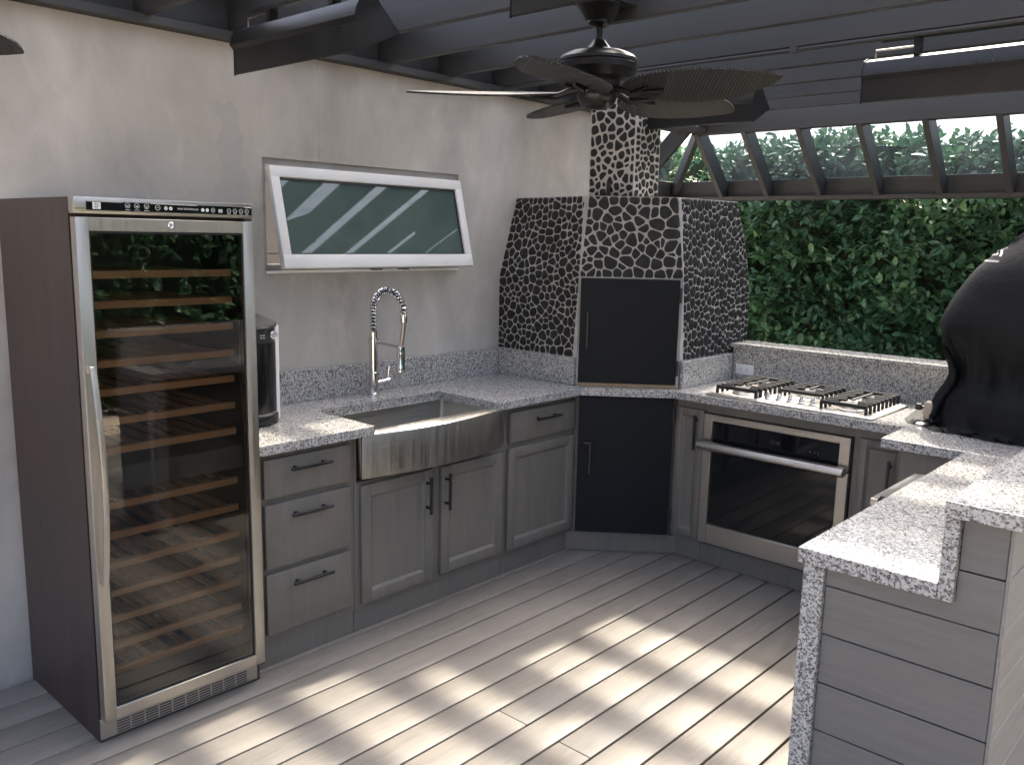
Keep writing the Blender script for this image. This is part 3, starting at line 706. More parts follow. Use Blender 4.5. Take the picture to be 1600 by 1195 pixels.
def patch(bm, f, poly, z0, z1, n=14):
    def span(z):
        xs = []
        for (a, za), (b, zb) in zip(poly, poly[1:] + poly[:1]):
            if abs(za - zb) < 1e-6:
                if abs(za - z) < 1e-6: xs += [a, b]
            elif min(za, zb) - 1e-6 <= z <= max(za, zb) + 1e-6: xs.append(a + (b - a) * (z - za) / (zb - za))
        return min(xs), max(xs)
    prev = None
    for i in range(n + 1):
        z = z0 + (z1 - z0) * i / n; a, b = span(z)
        cur = [bm.verts.new(f(a + (b - a) * j / 6, z)) for j in range(7)]
        if prev:
            for j in range(6): bm.faces.new((prev[j], prev[j + 1], cur[j + 1], cur[j]))
        prev = cur
def core(bm):
    patch(bm, Lf, left_poly, ZB, ZT); patch(bm, Cf, cen_poly, 1.49, ZT); patch(bm, Rf, rgt_poly, ZB, ZT)
    # roof of the oven, back and concealed sides
    P = [Lf(0, ZT), Lf(.603, ZT), Rf(1.832, ZT), Rf(2.405, ZT), (0.002, 2.42, ZT)]
    bm.faces.new([bm.verts.new(v) for v in P])
    bm.faces.new([bm.verts.new(v) for v in [Rf(2.606, ZB), Rf(2.59, 1.42), Rf(2.541, 1.61), Rf(2.405, ZT), (.002, 2.42, ZT), (.002, 2.606, ZB)]])
    # below the cladding, behind the splash and doors
    box(bm, .002, .99, 1.9, 2.6, -.1, ZB - .001)
    prism(bm, [(.002, 1.534), (.575, 1.534), (.998, 1.872), (.998, 1.899), (.002, 1.899)], IDP, H - CT - .3, ZB - .001)
one('grout_core', 'grout', ov, core)
# upper door niche frame
def cbox(bm, u0, u1, d0, d1, z0, z1, bev=0):
    mbox(bm, lambda u, d, z: ((CA + cdv * u + cnv * d).x, (CA + cdv * u + cnv * d).y, z), u0, u1, d0, d1, z0, z1, bev, 1)
def nframe(bm):
    cbox(bm, .001, .014, -.02, .012, H + .001, 1.4965); cbox(bm, CLn - .016, CLn - .001, -.02, .012, H + .001, 1.4965)
    cbox(bm, .0145, CLn - .0165, -.02, .011, 1.4895, 1.4963)
one('door_frame', 'trim', ov, nframe)
one('threshold', 'cork', ov, lambda bm: cbox(bm, .0145, CLn - .0165, -.02, .012, H + .0005, H + .020, .001))
ud = one('upper_door', 'bdoor', ov, lambda bm: cbox(bm, .010, CLn - .018, .0125, .026, H + .021, 1.4885, .002), label='flat black steel upper door of the corner oven')
one('handle', 'black', ud, lambda bm: [cbox(bm, .045, .055, .050, .060, 1.12, 1.31, .002), cbox(bm, .045, .055, .0261, .051, 1.295, 1.308), cbox(bm, .045, .055, .0261, .051, 1.122, 1.135)])
for z in (.985, 1.37): one('hinge', 'black', ud, lambda bm: cbox(bm, CLn - .020, CLn - .006, .0125, .034, z, z + .08, .002))
ld = one('lower_door', 'bdoor', ov, lambda bm: mbox(bm, Pd, .0, DL, .002, .020, .118, .866, .002, 1), label='flat black steel lower door of the corner oven')
one('door_backing', 'cab', ov, lambda bm: prism(bm, [(.5865, 1.5125), (.618 , 1.5115), (1.0105, 1.8235), (1.0105, 1.856), (.95, 1.86), (.5865, 1.56)], IDP, .106, H - CT - .002))
one('handle', 'black', ld, lambda bm: [mbox(bm, Pd, .060, .072, .046, .058, .455, .625, .002, 1), mbox(bm, Pd, .028, .072, .046, .058, .613, .6245, .002, 1), mbox(bm, Pd, .028, .040, .0205, .0455, .613, .6245)])
for z in (.19, .74): one('hinge', 'black', ld, lambda bm: mbox(bm, Pd, DL - .008, DL + .006, .004, .030, z, z + .075, .002, 1))
one('plinth', 'cab', ov, lambda bm: prism(bm, [(.5755, 1.5135), (.5755, 1.489), (1.040, 1.8665), (1.012, 1.88), (.9, 1.9)], IDP, .002, .105))
# chimney
CX0, CX1, CY0, CY1, CZ0, CZ1 = .334, .641, 1.898, 2.135, ZT + .001, 2.664
one('chimney', 'grout', ov, lambda bm: box(bm, CX0, CX1, CY0, CY1, CZ0, CZ1))
one('damper_handle', 'black', ov, lambda bm: mbox(bm, IDP, .478, .498, CY0 - .03, CY0 - .012, 1.92, 2.0, .003, 1))
rng = np.random.default_rng(11)
def clip(poly, a, b, c):
    """keep a*x+b*y<=c"""
    out = []
    for (x0, y0), (x1, y1) in zip(poly, poly[1:] + poly[:1]):
        d0 = a * x0 + b * y0 - c; d1 = a * x1 + b * y1 - c
        if d0 <= 0: out.append((x0, y0))
        if (d0 < 0 < d1) or (d1 < 0 < d0):
            t = d0 / (d0 - d1); out.append((x0 + (x1 - x0) * t, y0 + (y1 - y0) * t))
    return out
def area_c(p):
    a = cx = cy = 0
    for (x0, y0), (x1, y1) in zip(p, p[1:] + p[:1]):
        q = x0 * y1 - x1 * y0; a += q; cx += (x0 + x1) * q; cy += (y0 + y1) * q
    a *= .5
    return abs(a), (cx / (6 * a), cy / (6 * a)) if abs(a) > 1e-9 else p[0]
def inside(poly, x, y):
    r = False
    for (x0, y0), (x1, y1) in zip(poly, poly[1:] + poly[:1]):
        if (y0 > y) != (y1 > y) and x < (x1 - x0) * (y - y0) / (y1 - y0) + x0: r = not r
    return r
def cells(poly, size, gap, iters=2, aniso=1.0):
    A, _ = area_c(poly); N = int(A / (size * size * .86))
    xs = [p[0] for p in poly]; ys = [p[1] for p in poly]; pts = []
    while len(pts) < N:
        best = None
        for _ in range(5):
            x = rng.uniform(min(xs), max(xs)); y = rng.uniform(min(ys), max(ys))
            if not inside(poly, x, y): continue
            dm = min([(x - a) ** 2 + (y - b) ** 2 for a, b in pts], default=9)
            if best is None or dm > best[0]: best = (dm, x, y)
        if best: pts.append((best[1], best[2]))
    P = np.array(pts)
    wgt = rng.uniform(-.35, .35, len(P)) * size
    def cell(i, g):
        p = list(poly); d = np.hypot(P[:, 0] - P[i, 0], P[:, 1] - P[i, 1]); o = np.argsort(d)[1:22]
        for j in o:
            dx, dy = P[j] - P[i]; L = d[j]
            if L < 1e-6: continue
            mid = L / 2 + .5 * (wgt[i] - wgt[j]) * .55
            mid = min(max(mid, L * .2), L * .8)
            p = clip(p, dx / L, dy / L, (P[i, 0] * dx + P[i, 1] * dy) / L + mid - g / 2)
            if len(p) < 3: return None
        return p
    for _ in range(iters):
        Q = P.copy()
        for i in range(len(P)):
            c = cell(i, 0)
            if c:
                a, cc = area_c(c); Q[i] = (Q[i] * .35 + np.array(cc) * .65)
        P = Q
    out = []
    # shrink from the outline as well
    for i in range(len(P)):
        c = cell(i, gap * rng.uniform(.75, 1.35))
        if not c: continue
        sgn = 1
        A0 = sum(x0 * y1 - x1 * y0 for (x0, y0), (x1, y1) in zip(poly, poly[1:] + poly[:1])); sgn = 1 if A0 > 0 else -1
        for (x0, y0), (x1, y1) in zip(poly, poly[1:] + poly[:1]):
            L = math.hypot(x1 - x0, y1 - y0); nx, ny = sgn * (y1 - y0) / L, -sgn * (x1 - x0) / L
            if abs((c[0][0] - x0) * nx + (c[0][1] - y0) * ny) < .2: c = clip(c, nx, ny, x0 * nx + y0 * ny - gap * .6)
            if len(c) < 3: break
        if len(c) < 3: continue
        a, cc = area_c(c)
        if a < size * size * .10: continue
        # drop tiny edges, round corners
        q = [c[0]]
        for p in c[1:]:
            if math.hypot(p[0] - q[-1][0], p[1] - q[-1][1]) > size * .14: q.append(p)
        if len(q) < 4: q = c
        r = []
        for (x0, y0), (x1, y1) in zip(q, q[1:] + q[:1]):
            r += [(x0 + (x1 - x0) * .22, y0 + (y1 - y0) * .22), (x0 + (x1 - x0) * .78, y0 + (y1 - y0) * .78)]
        out.append((a, cc, r))
    return out
PEB = []
def add_face(f, poly, size, gap): 
    for a, cc, r in cells(poly, size, gap): PEB.append((a, cc, r, f))
add_face(Cf, cen_poly, .055, .0062)
add_face(Lf, left_poly, .046, .0056)
add_face(Rf, rgt_poly, .046, .0060)
ChF = lambda u, z, h=0: (u, CY0 - h, z); ChR = lambda u, z, h=0: (CX1 + h, u, z)
add_face(ChF, [(CX0, CZ0), (CX1, CZ0), (CX1, 2.66), (CX0, 2.66)], .050, .012)
add_face(ChR, [(CY0, CZ0), (CY1, CZ0), (CY1, 2.66), (CY0, 2.66)], .043, .011)
PEB.sort(key=lambda t: -t[0])
def pebble(bm, cc, r, f, h):
    n = len(r); lo = [bm.verts.new(f(u, z, -.001)) for u, z in r]
    mid = [bm.verts.new(f(u, z, h * .65)) for u, z in r]
    hi = [bm.verts.new(f(cc[0] + (u - cc[0]) * .80, cc[1] + (z - cc[1]) * .80, h)) for u, z in r]
    for i in range(n):
        j = (i + 1) % n; bm.faces.new((lo[i], lo[j], mid[j], mid[i])); bm.faces.new((mid[i], mid[j], hi[j], hi[i]))
    bm.faces.new(hi)
for a, cc, r, f in PEB[:300]:
    h = random.uniform(.003, .0062); one('pebble', 'pebble', ov, lambda bm: pebble(bm, cc, r, f, h), 50)
def rest(bm):
    for a, cc, r, f in PEB[300:]: pebble(bm, cc, r, f, random.uniform(.003, .0062))
one('small_pebbles', 'pebble', ov, rest, 50, kind='stuff')

# ------------------------------------------------------------------ cooktop run: cabinets and wall oven
n1 = thing('narrow_cabinet', 'narrow grey pull-out cabinet between the black door and the oven', 'cabinet', (1.1, 2.1, 0))
def npc(bm): mbox(bm, Pc, 1.0125, 1.1895, -.5, 0, .106, H - CT - .002)
one('carcass', 'cab', n1, npc); one('toe_kick', 'cab', n1, lambda bm: mbox(bm, Pc, 1.041, 1.1895, -.49, -.007, .002, .105))
d = shaker(Pc, 1.016, 1.186, .129, .826, n1, .042); pull(Pc, 1.150, 1.150, .615, .80, .02, d)
oc = thing('oven_cabinet', 'grey cabinet surround holding the built-in oven', 'cabinet', (1.57, 2.1, 0))
def ocf(bm):
    mbox(bm, Pc, 1.1905, 1.9605, -.5, -.03, .106, H - CT - .002); mbox(bm, Pc, 1.1905, 1.9605, -.029, 0, .818, H - CT - .002); mbox(bm, Pc, 1.1905, 1.9605, -.029, 0, .106, .122)
one('carcass', 'cab', oc, ocf); one('toe_kick', 'cab', oc, lambda bm: mbox(bm, Pc, 1.1905, 1.9605, -.49, -.007, .002, .105))
oven = thing('wall_oven', 'stainless built-in oven with black glass door under the cooktop', 'oven', (1.57, 1.86, .13))
OX0, OX1, OZ0, OZ1 = 1.193, 1.955, .126, .815
def osurr(bm):
    a, b, c, e = OX0 + .048, OX1 - .050, OZ0 + .105, OZ1 - .034
    def fr(u0, u1, z0, z1): mbox(bm, Pc, u0, u1, -.02, .030, z0, z1, .002, 1)
    fr(OX0, a, OZ0, .647); fr(b, OX1, OZ0, .647); mbox(bm, Pc, a - .001, b + .001, -.02, .0295, OZ0 + .0005, c, .002, 1)
one('door_frame', 'steelx', oven, osurr, 40)
def opan(bm):
    a, b, e = OX0 + .048, OX1 - .050, OZ1 - .034
    mbox(bm, Pc, OX0, a, -.02, .030, .652, OZ1, .002, 1); mbox(bm, Pc, b, OX1, -.02, .030, .652, OZ1, .002, 1); mbox(bm, Pc, a - .001, b + .001, -.02, .0295, e, OZ1 - .0005, .002, 1)
one('panel_frame', 'steelx', oven, opan, 40)
one('control_glass', 'bglass', oven, lambda bm: mbox(bm, Pc, OX0 + .0475, OX1 - .0495, -.018, .016, .653, OZ1 - .0335))
one('door_glass', 'bglass', oven, lambda bm: mbox(bm, Pc, OX0 + .0475, OX1 - .0495, -.018, .014, OZ0 + .1045, .647))
def ohandle(bm):
    # broad angled bar with a slot, on end brackets
    poly = [(.046, .640), (.046, .664), (.062, .682), (.086, .676), (.100, .658), (.098, .646), (.084, .636)]
    prism(bm, [(p, q) for p, q in poly], lambda d, z, u: Pc(u, d, z), OX0 - .004, OX1 - .004, .002)
one('handle', 'steelx', oven, ohandle, 30)
one('handle_slot', 'black', oven, lambda bm: prism(bm, [(.0765, .6765), (.0795, .6757), (.0800, .6772), (.0770, .6780)], lambda d, z, u: Pc(u, d, z), OX0 + .06, OX1 - .07))
one('handle_bracket', 'steelx', oven, lambda bm: mbox(bm, Pc, OX0 + .004, OX0 + .030, .0295, .056, .636, .662, .003, 1))
one('handle_bracket', 'steelx', oven, lambda bm: mbox(bm, Pc, OX1 - .034, OX1 - .008, .0295, .056, .636, .662, .003, 1))
text_part('display_digits', '12:25', .024, (1.555, FY - .0165, .718), (1, 0, 0), (0, 0, 1), 'dimink', oven)
text_part('display_print', '4  3 2', .022, (1.755, FY - .0165, .706), (1, 0, 0), (0, 0, 1), 'dimink', oven)
one('base_vent', 'inner', oven, lambda bm: mbox(bm, Pc, OX0 + .01, OX1 - .01, -.015, .004, .110, .1255))
rc = thing('right_base_cabinet', 'grey shaker door cabinet right of the built-in oven', 'cabinet', (2.1, 2.1, 0))
def rcf(bm): mbox(bm, Pc, 1.9615, 2.214, -.5, 0, .106, H - CT - .002)
one('carcass', 'cab', rc, rcf); one('toe_kick', 'cab', rc, lambda bm: mbox(bm, Pc, 1.9615, 2.214, -.49, -.007, .002, .105))
d = shaker(Pc, 1.990, 2.196, .129, .822, rc, .036); pull(Pc, 2.138, 2.138, .565, .745, .02, d)
gb = thing('grill_base_cabinet', 'plain grey cabinet under the covered grill in the counter corner', 'cabinet', (2.7, 2.0, 0))
one('carcass', 'cab', gb, lambda bm: box(bm, 2.275, 3.0, 1.530, 2.42, .002, H - CT - .002))

# ------------------------------------------------------------------ gas cooktop
ct = thing('gas_cooktop', 'stainless gas cooktop with black cast iron grates in front of the splash', 'cooktop', (1.63, 2.05, H))
KX0, KX1, KY0, KY1 = 1.205, 2.05, 1.808, 2.292
one('tray', 'hob', ct, lambda bm: box(bm, KX0, KX1, KY0, KY1, H + .0008, H + .012, .005, 2), 40)
one('well', 'hob', ct, lambda bm: box(bm, KX0 + .022, KX1 - .022, KY0 + .022, KY1 - .022, H + .0122, H + .0145, .002, 1))
Z0 = H + .0147
def burner(x, y, r):
    b = one('burner', 'hob', ct, lambda bm: lathe(bm, [(r * 1.15, Z0), (r * 1.15, Z0 + .006), (r, Z0 + .010), (r, Z0 + .022), (r * .9, Z0 + .024), (0, Z0 + .024)], (x, y, 0), 24), 40)
    one('burner_cap', 'iron', b, lambda bm: lathe(bm, [(r * .92, Z0 + .0245), (r * .95, Z0 + .028), (r * .9, Z0 + .033), (0, Z0 + .034)], (x, y, 0), 24), 40)
for x, y, r in ((1.355, 1.93, .052), (1.355, 2.17, .040), (1.63, 2.13, .062), (1.905, 2.17, .040), (1.905, 1.93, .055)): burner(x, y, r)
GT = H + .058
def grate(x0, x1, y0, y1, front_gap=None):
    gr = bm_new(); t = .0055; hgt = .018
    n = int(round((y1 - y0) / .0545)); cxm = (x0 + x1) / 2
    for i in range(n + 1):
        y = y0 + (y1 - y0) * i / n
        for a, b in ((x0, cxm - .045), (cxm + .045, x1)) if 0 < i < n and i % 2 else ((x0, x1),) if i in (0, n) else ((x0, cxm - .028), (cxm + .028, x1)):
            box(gr, a, b, y - t, y + t, GT - hgt, GT, .0012, 1)
        for x in (x0, x1):
            s = .006 if x == x0 else -.006
            box(gr, min(x, x + 2 * s), max(x, x + 2 * s), y - t, y + t, Z0, GT - hgt + .001)
    for x in (cxm,):
        box(gr, x - .005, x + .005, y0 + .10, y1 - .06, GT - .004, GT + .003)
    return link('grate', gr, 'iron', ct)
grate(1.245, 1.470, 1.845, 2.258); grate(1.515, 1.745, 1.995, 2.258); grate(1.790, 2.012, 1.845, 2.258)
for i in range(6):
    x = 1.445 + .0575 * i
    def kn(bm):
        lathe(bm, [(.016, Z0), (.016, Z0 + .003), (.013, Z0 + .005), (.013, Z0 + .018), (.011, Z0 + .020), (0, Z0 + .020)], (x, 1.898, 0), 16)
        box(bm, x - .0045, x + .0045, 1.885, 1.911, Z0 + .019, Z0 + .032, .002, 1)
    k = one('knob', 'chrome', ct, kn, 40)
    one('knob_seat', 'iron', k, lambda bm: lathe(bm, [(.019, Z0 - .0002), (.019, Z0 + .0012), (0, Z0 + .0012)], (x, 1.898, 0), 16))

# ------------------------------------------------------------------ outlet
out = thing('wall_outlet', 'white double power outlet on the granite backsplash', 'outlet', (1.1, 2.415, .975))
one('cover_plate', 'wplast', out, lambda bm: box(bm, 1.046, 1.157, 2.4105, 2.4155, .946, 1.004, .002, 2), 40)
for x in (1.082, 1.121):
    s = one('socket', 'wplast', out, lambda bm: lathe(bm, [(.0125, 0), (.0125, .0025), (0, .0025)], (x, 2.4103, .975), 14, Matrix(((1, 0, 0), (0, 0, -1), (0, 1, 0)))))
    one('socket_slots', 'black', s, lambda bm: [box(bm, x - .006, x - .004, 2.4070, 2.4077, .973, .981), box(bm, x + .004, x + .006, 2.4070, 2.4077, .973, .981), box(bm, x - .0015, x + .0015, 2.4070, 2.4077, .966, .970)])

# ------------------------------------------------------------------ peninsula
pen = thing('peninsula', 'grey shiplap peninsula with stepped speckled granite tops, nearest the camera', 'kitchen island', (2.77, .75, 0))
one('lower_top', 'granite', pen, lambda bm: box(bm, 2.521, 2.8635, .012, 1.4935, H - CT, H, .0025, 2))
one('bar_top', 'granite', pen, lambda bm: box(bm, 2.8655, 3.026, .001, 2.40, 1.0815, 1.1195, .0025, 2))
one('riser', 'granite', pen, lambda bm: box(bm, 2.8650, 2.8985, .0135, 2.40, H - CT + .0005, 1.081, .0015, 1))
one('leg', 'granite', pen, lambda bm: box(bm, 2.535, 2.5895, .022, .10, .001, H - CT - .0005, .002, 1))
one('carcass', 'cab', pen, lambda bm: [box(bm, 2.591, 2.9025, .062, 1.5295, .002, H - CT - .002), box(bm, 2.9035, 2.985, .062, 2.39, .002, 1.0805)])
LZ = [-.1, .007, .143, .279, .414, .549, .686, .820, .950, 1.0805]
for i, (a, b) in enumerate(zip(LZ[1:], LZ[2:])):
    x0 = 2.5905 if b < .9 else 2.9000
    one('board', 'ship', pen, lambda bm: box(bm, x0, 2.9985, .038 + random.uniform(0, .0012), .0605, a + .0022, min(b, 1.081) - .0015, .0018, 1)) if not (a < .87 < b) else \
        one('board', 'ship', pen, lambda bm: prism(bm, [(2.5905, a + .0022), (2.9985, a + .0022), (2.9985, b - .0015), (2.9000, b - .0015), (2.9000, H - CT - .001), (2.5905, H - CT - .001)], lambda u, v, w_: (u, w_, v), .0385, .0605))
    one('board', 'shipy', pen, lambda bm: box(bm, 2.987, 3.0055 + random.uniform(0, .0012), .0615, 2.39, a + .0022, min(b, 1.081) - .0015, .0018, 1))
one('corner_trim', 'shipy', pen, lambda bm: box(bm, 2.9995, 3.0075, .037, .0605, .009, 1.0805, .001, 1))
bf = thing('undercounter_fridge', 'black undercounter fridge with steel bar handle on the kitchen side of the peninsula', 'fridge', (2.56, 1.1, 0))
one('door', 'bglass', bf, lambda bm: box(bm, 2.548, 2.590, .72, 1.34, .10, .862, .003, 1))
one('handle', 'black', bf, lambda bm: box(bm, 2.402, 2.428, .86, 1.30, .815, .842, .003, 1))
one('handle_foot', 'steel', bf, lambda bm: [box(bm, 2.4285, 2.5475, y, y + .03, .818, .840) for y in (.88, 1.25)])
one('handle_cap', 'steel', bf, lambda bm: [box(bm, 2.404, 2.426, .852, .8595, .817, .840)])
one('door_top', 'gplast', bf, lambda bm: box(bm, 2.425, 2.545, .88, 1.29, .8425, .846))

# ------------------------------------------------------------------ covered grill
gl_ = thing('covered_grill', 'grill under a loose black cover on the corner of the counter', 'grill', (2.68, 2.08, H))
GC = Vector((2.70, 2.10))
prof = [(.916, .455, .27), (.94, .475, .285), (.99, .480, .29), (1.05, .470, .285), (1.10, .430, .255), (1.14, .392, .235), (1.19, .402, .245), (1.25, .450, .27), (1.31, .492, .285), (1.36, .505, .285), (1.42, .485, .27), (1.48, .455, .25), (1.55, .415, .23), (1.61, .372, .20), (1.66, .310, .165), (1.70, .26, .13), (1.74, .215, .09), (1.775, .18, .045), (1.782, .10, .01)]
def drape():
    """bag of cloth, wider than the grill, settled over it with gravity (position based)"""
    r_ = np.random.default_rng(3); n, E_ = 150, .80
    zs = np.array([p_[0] for p_ in prof]); hxs = np.array([p_[1] for p_ in prof]); hys = np.array([p_[2] for p_ in prof])
    t = np.linspace(0, 1, 58); zrow = 1.775 - (1.775 - .965) * t
    ang = np.arange(n) * 2 * np.pi / n; c, s_ = np.cos(ang), np.sin(ang)
    ux = np.sign(c) * np.abs(c) ** E_; uy = np.sign(s_) * np.abs(s_) ** E_
    hx = np.interp(zrow, zs, hxs); hy = np.interp(zrow, zs, hys)
    # the bag does not follow the waist and is baggier lower down
    bx = np.maximum.accumulate(hx) ; by = np.maximum.accumulate(hy)
    k = 1.0 + .17 * t
    X = np.stack([ux[None] * (bx * k)[:, None], uy[None] * (by * k)[:, None], np.repeat(zrow[:, None], n, 1)], 2)
    wr = .012 * np.sin(11 * ang)[None] * t[:, None] + .010 * np.sin(17 * ang + 1.3)[None] * t[:, None]
    X[..., 0] *= 1 + wr; X[..., 1] *= 1 + wr; X += r_.normal(0, .0025, X.shape)
    H0 = np.linalg.norm(np.roll(X, -1, 1) - X, axis=2) * 1.03; V0 = np.linalg.norm(X[1:] - X[:-1], axis=2) * 1.01
    D0 = np.linalg.norm(np.roll(X, -1, 1)[1:] - X[:-1], axis=2); B0 = np.linalg.norm(np.roll(X, -3, 1) - X, axis=2)
    prev = X.copy(); top = X[0].copy()
    jj = np.arange(n)
    def solve(A, B, L, st):
        d_ = B - A; ln = np.linalg.norm(d_, axis=-1, keepdims=True) + 1e-9; return d_ * ((ln - L[..., None]) / ln) * .5 * st
    for it in range(170):
        vel = (X - prev) * .93; prev = X.copy(); X = X + vel; X[..., 2] -= .0009
        # slack is drawn in at the waist
        rad = np.hypot(X[..., 0], X[..., 1])[..., None] + 1e-6; pull_ = .0030 * np.exp(-((X[..., 2] - 1.15) / .06) ** 2)[..., None]
        X[..., :2] -= X[..., :2] / rad * pull_
        for _ in range(6):
            for par in (0, 1):
                a_ = jj[par::2]; b_ = (a_ + 1) % n; q = solve(X[:, a_], X[:, b_], H0[:, a_], .9); X[:, a_] += q; X[:, b_] -= q
                a_ = np.arange(par, X.shape[0] - 1, 2); q = solve(X[a_], X[a_ + 1], V0[a_], .9); X[a_] += q; X[a_ + 1] -= q
                a_ = np.arange(par, X.shape[0] - 1, 2); Y_ = np.roll(X, -1, 1); q = solve(X[a_], Y_[a_ + 1], D0[a_], .2); X[a_] += q; tmp = np.zeros_like(X); tmp[a_ + 1] = q; X -= np.roll(tmp, 1, 1)
            q = solve(X, np.roll(X, -3, 1), B0, .16); X += q - np.roll(q, 3, 1)
            X[0] = top
            # keep outside the grill body, above the counter and in front of the splash
            zc = np.clip(X[..., 2], .916, 1.782); ihx = np.interp(zc, zs, hxs) * .955; ihy = np.interp(zc, zs, hys) * .955
            f = (np.abs(X[..., 0] / ihx) ** (2 / E_) + np.abs(X[..., 1] / ihy) ** (2 / E_)) ** (E_ / 2) + 1e-6
            sc = np.where(f < 1, 1 / np.maximum(f, .3), 1); X[1:, :, 0] *= sc[1:]; X[1:, :, 1] *= sc[1:]
            low = X[..., 2] < .9165; X[..., 2] = np.maximum(X[..., 2], .9165); X[..., :2] = np.where(low[..., None], prev[..., :2] * .7 + X[..., :2] * .3, X[..., :2])
            X[..., 1] = np.minimum(X[..., 1], 2.412 - GC.y - .006)
    return X
def cover(bm):
    X = drape(); rows = [[bm.verts.new((GC.x + p_[0], GC.y + p_[1], p_[2])) for p_ in r_] for r_ in X]; n = len(rows[0])
    for a, b in zip(rows, rows[1:]):
        for j in range(n): bm.faces.new((a[j], a[(j + 1) % n], b[(j + 1) % n], b[j]))
    cc_ = bm.verts.new((GC.x, GC.y, 1.79))
    for j in range(n): bm.faces.new((rows[0][j], rows[0][(j + 1) % n], cc_))
cv = one('cover', 'cover', gl_, cover, 70)
bmv = bm_new(); bmv.from_mesh(cv.data); tree = BVHTree.FromBMesh(bmv); bmv.free()
def ray_px(px, py): return (fw + rt2 * ((px - 800) / FPX) - up2 * ((py - 597.5) / FPX)).normalized()
def stroke(bm, pts, wd):
    """printed stroke laid on the cover surface"""
    P = []
    for x, z in pts:
        h = tree.ray_cast(Vector((x, 1.2, z)), Vector((.0, 1, 0)))
        if h[0] is not None: P.append(h[0] + h[1] * .003)
    for a, b in zip(P, P[1:]):
        t = (b - a).normalized(); s = t.cross(Vector((0, -1, .3))).normalized() * wd / 2; m_ = Vector((0, -.002, .001))
        vs_ = [bm.verts.new(v) for v in (a - s, a + s, b + s, b - s)]; bm.faces.new(vs_)
def emb(bm):
    stroke(bm, [(2.375, 1.635), (2.40, 1.635), (2.425, 1.635), (2.45, 1.634)], .009)
    stroke(bm, [(2.395, 1.660), (2.412, 1.672), (2.422, 1.680)], .0075); stroke(bm, [(2.397, 1.660), (2.412, 1.662), (2.428, 1.661)], .009); stroke(bm, [(2.424, 1.670), (2.430, 1.661)], .006)
    stroke(bm, [(2.436, 1.684), (2.447, 1.670), (2.447, 1.655)], .009); stroke(bm, [(2.446, 1.684), (2.462, 1.693)], .0075); stroke(bm, [(2.432, 1.706), (2.446, 1.710), (2.465, 1.709)], .009)
one('printed_emblem', 'ink', cv, emb)
one('side_body', 'tan', gl_, lambda bm: box(bm, 2.228, 2.272, 1.905, 1.945, H + .0145, 1.020, .016, 4), 50)
one('vent_knob', 'black', gl_, lambda bm: [box(bm, 2.188, 2.212, 1.93, 1.958, .972, 1.000, .004, 2), tube(bm, [(2.21, 1.945, .986), (2.24, 1.948, .986)], .006, 8)])
one('foot', 'steel', gl_, lambda bm: lathe(bm, [(.03, H + .0006), (.03, H + .008), (.02, H + .014), (0, H + .014)], (2.235, 1.895, 0), 16), 40)

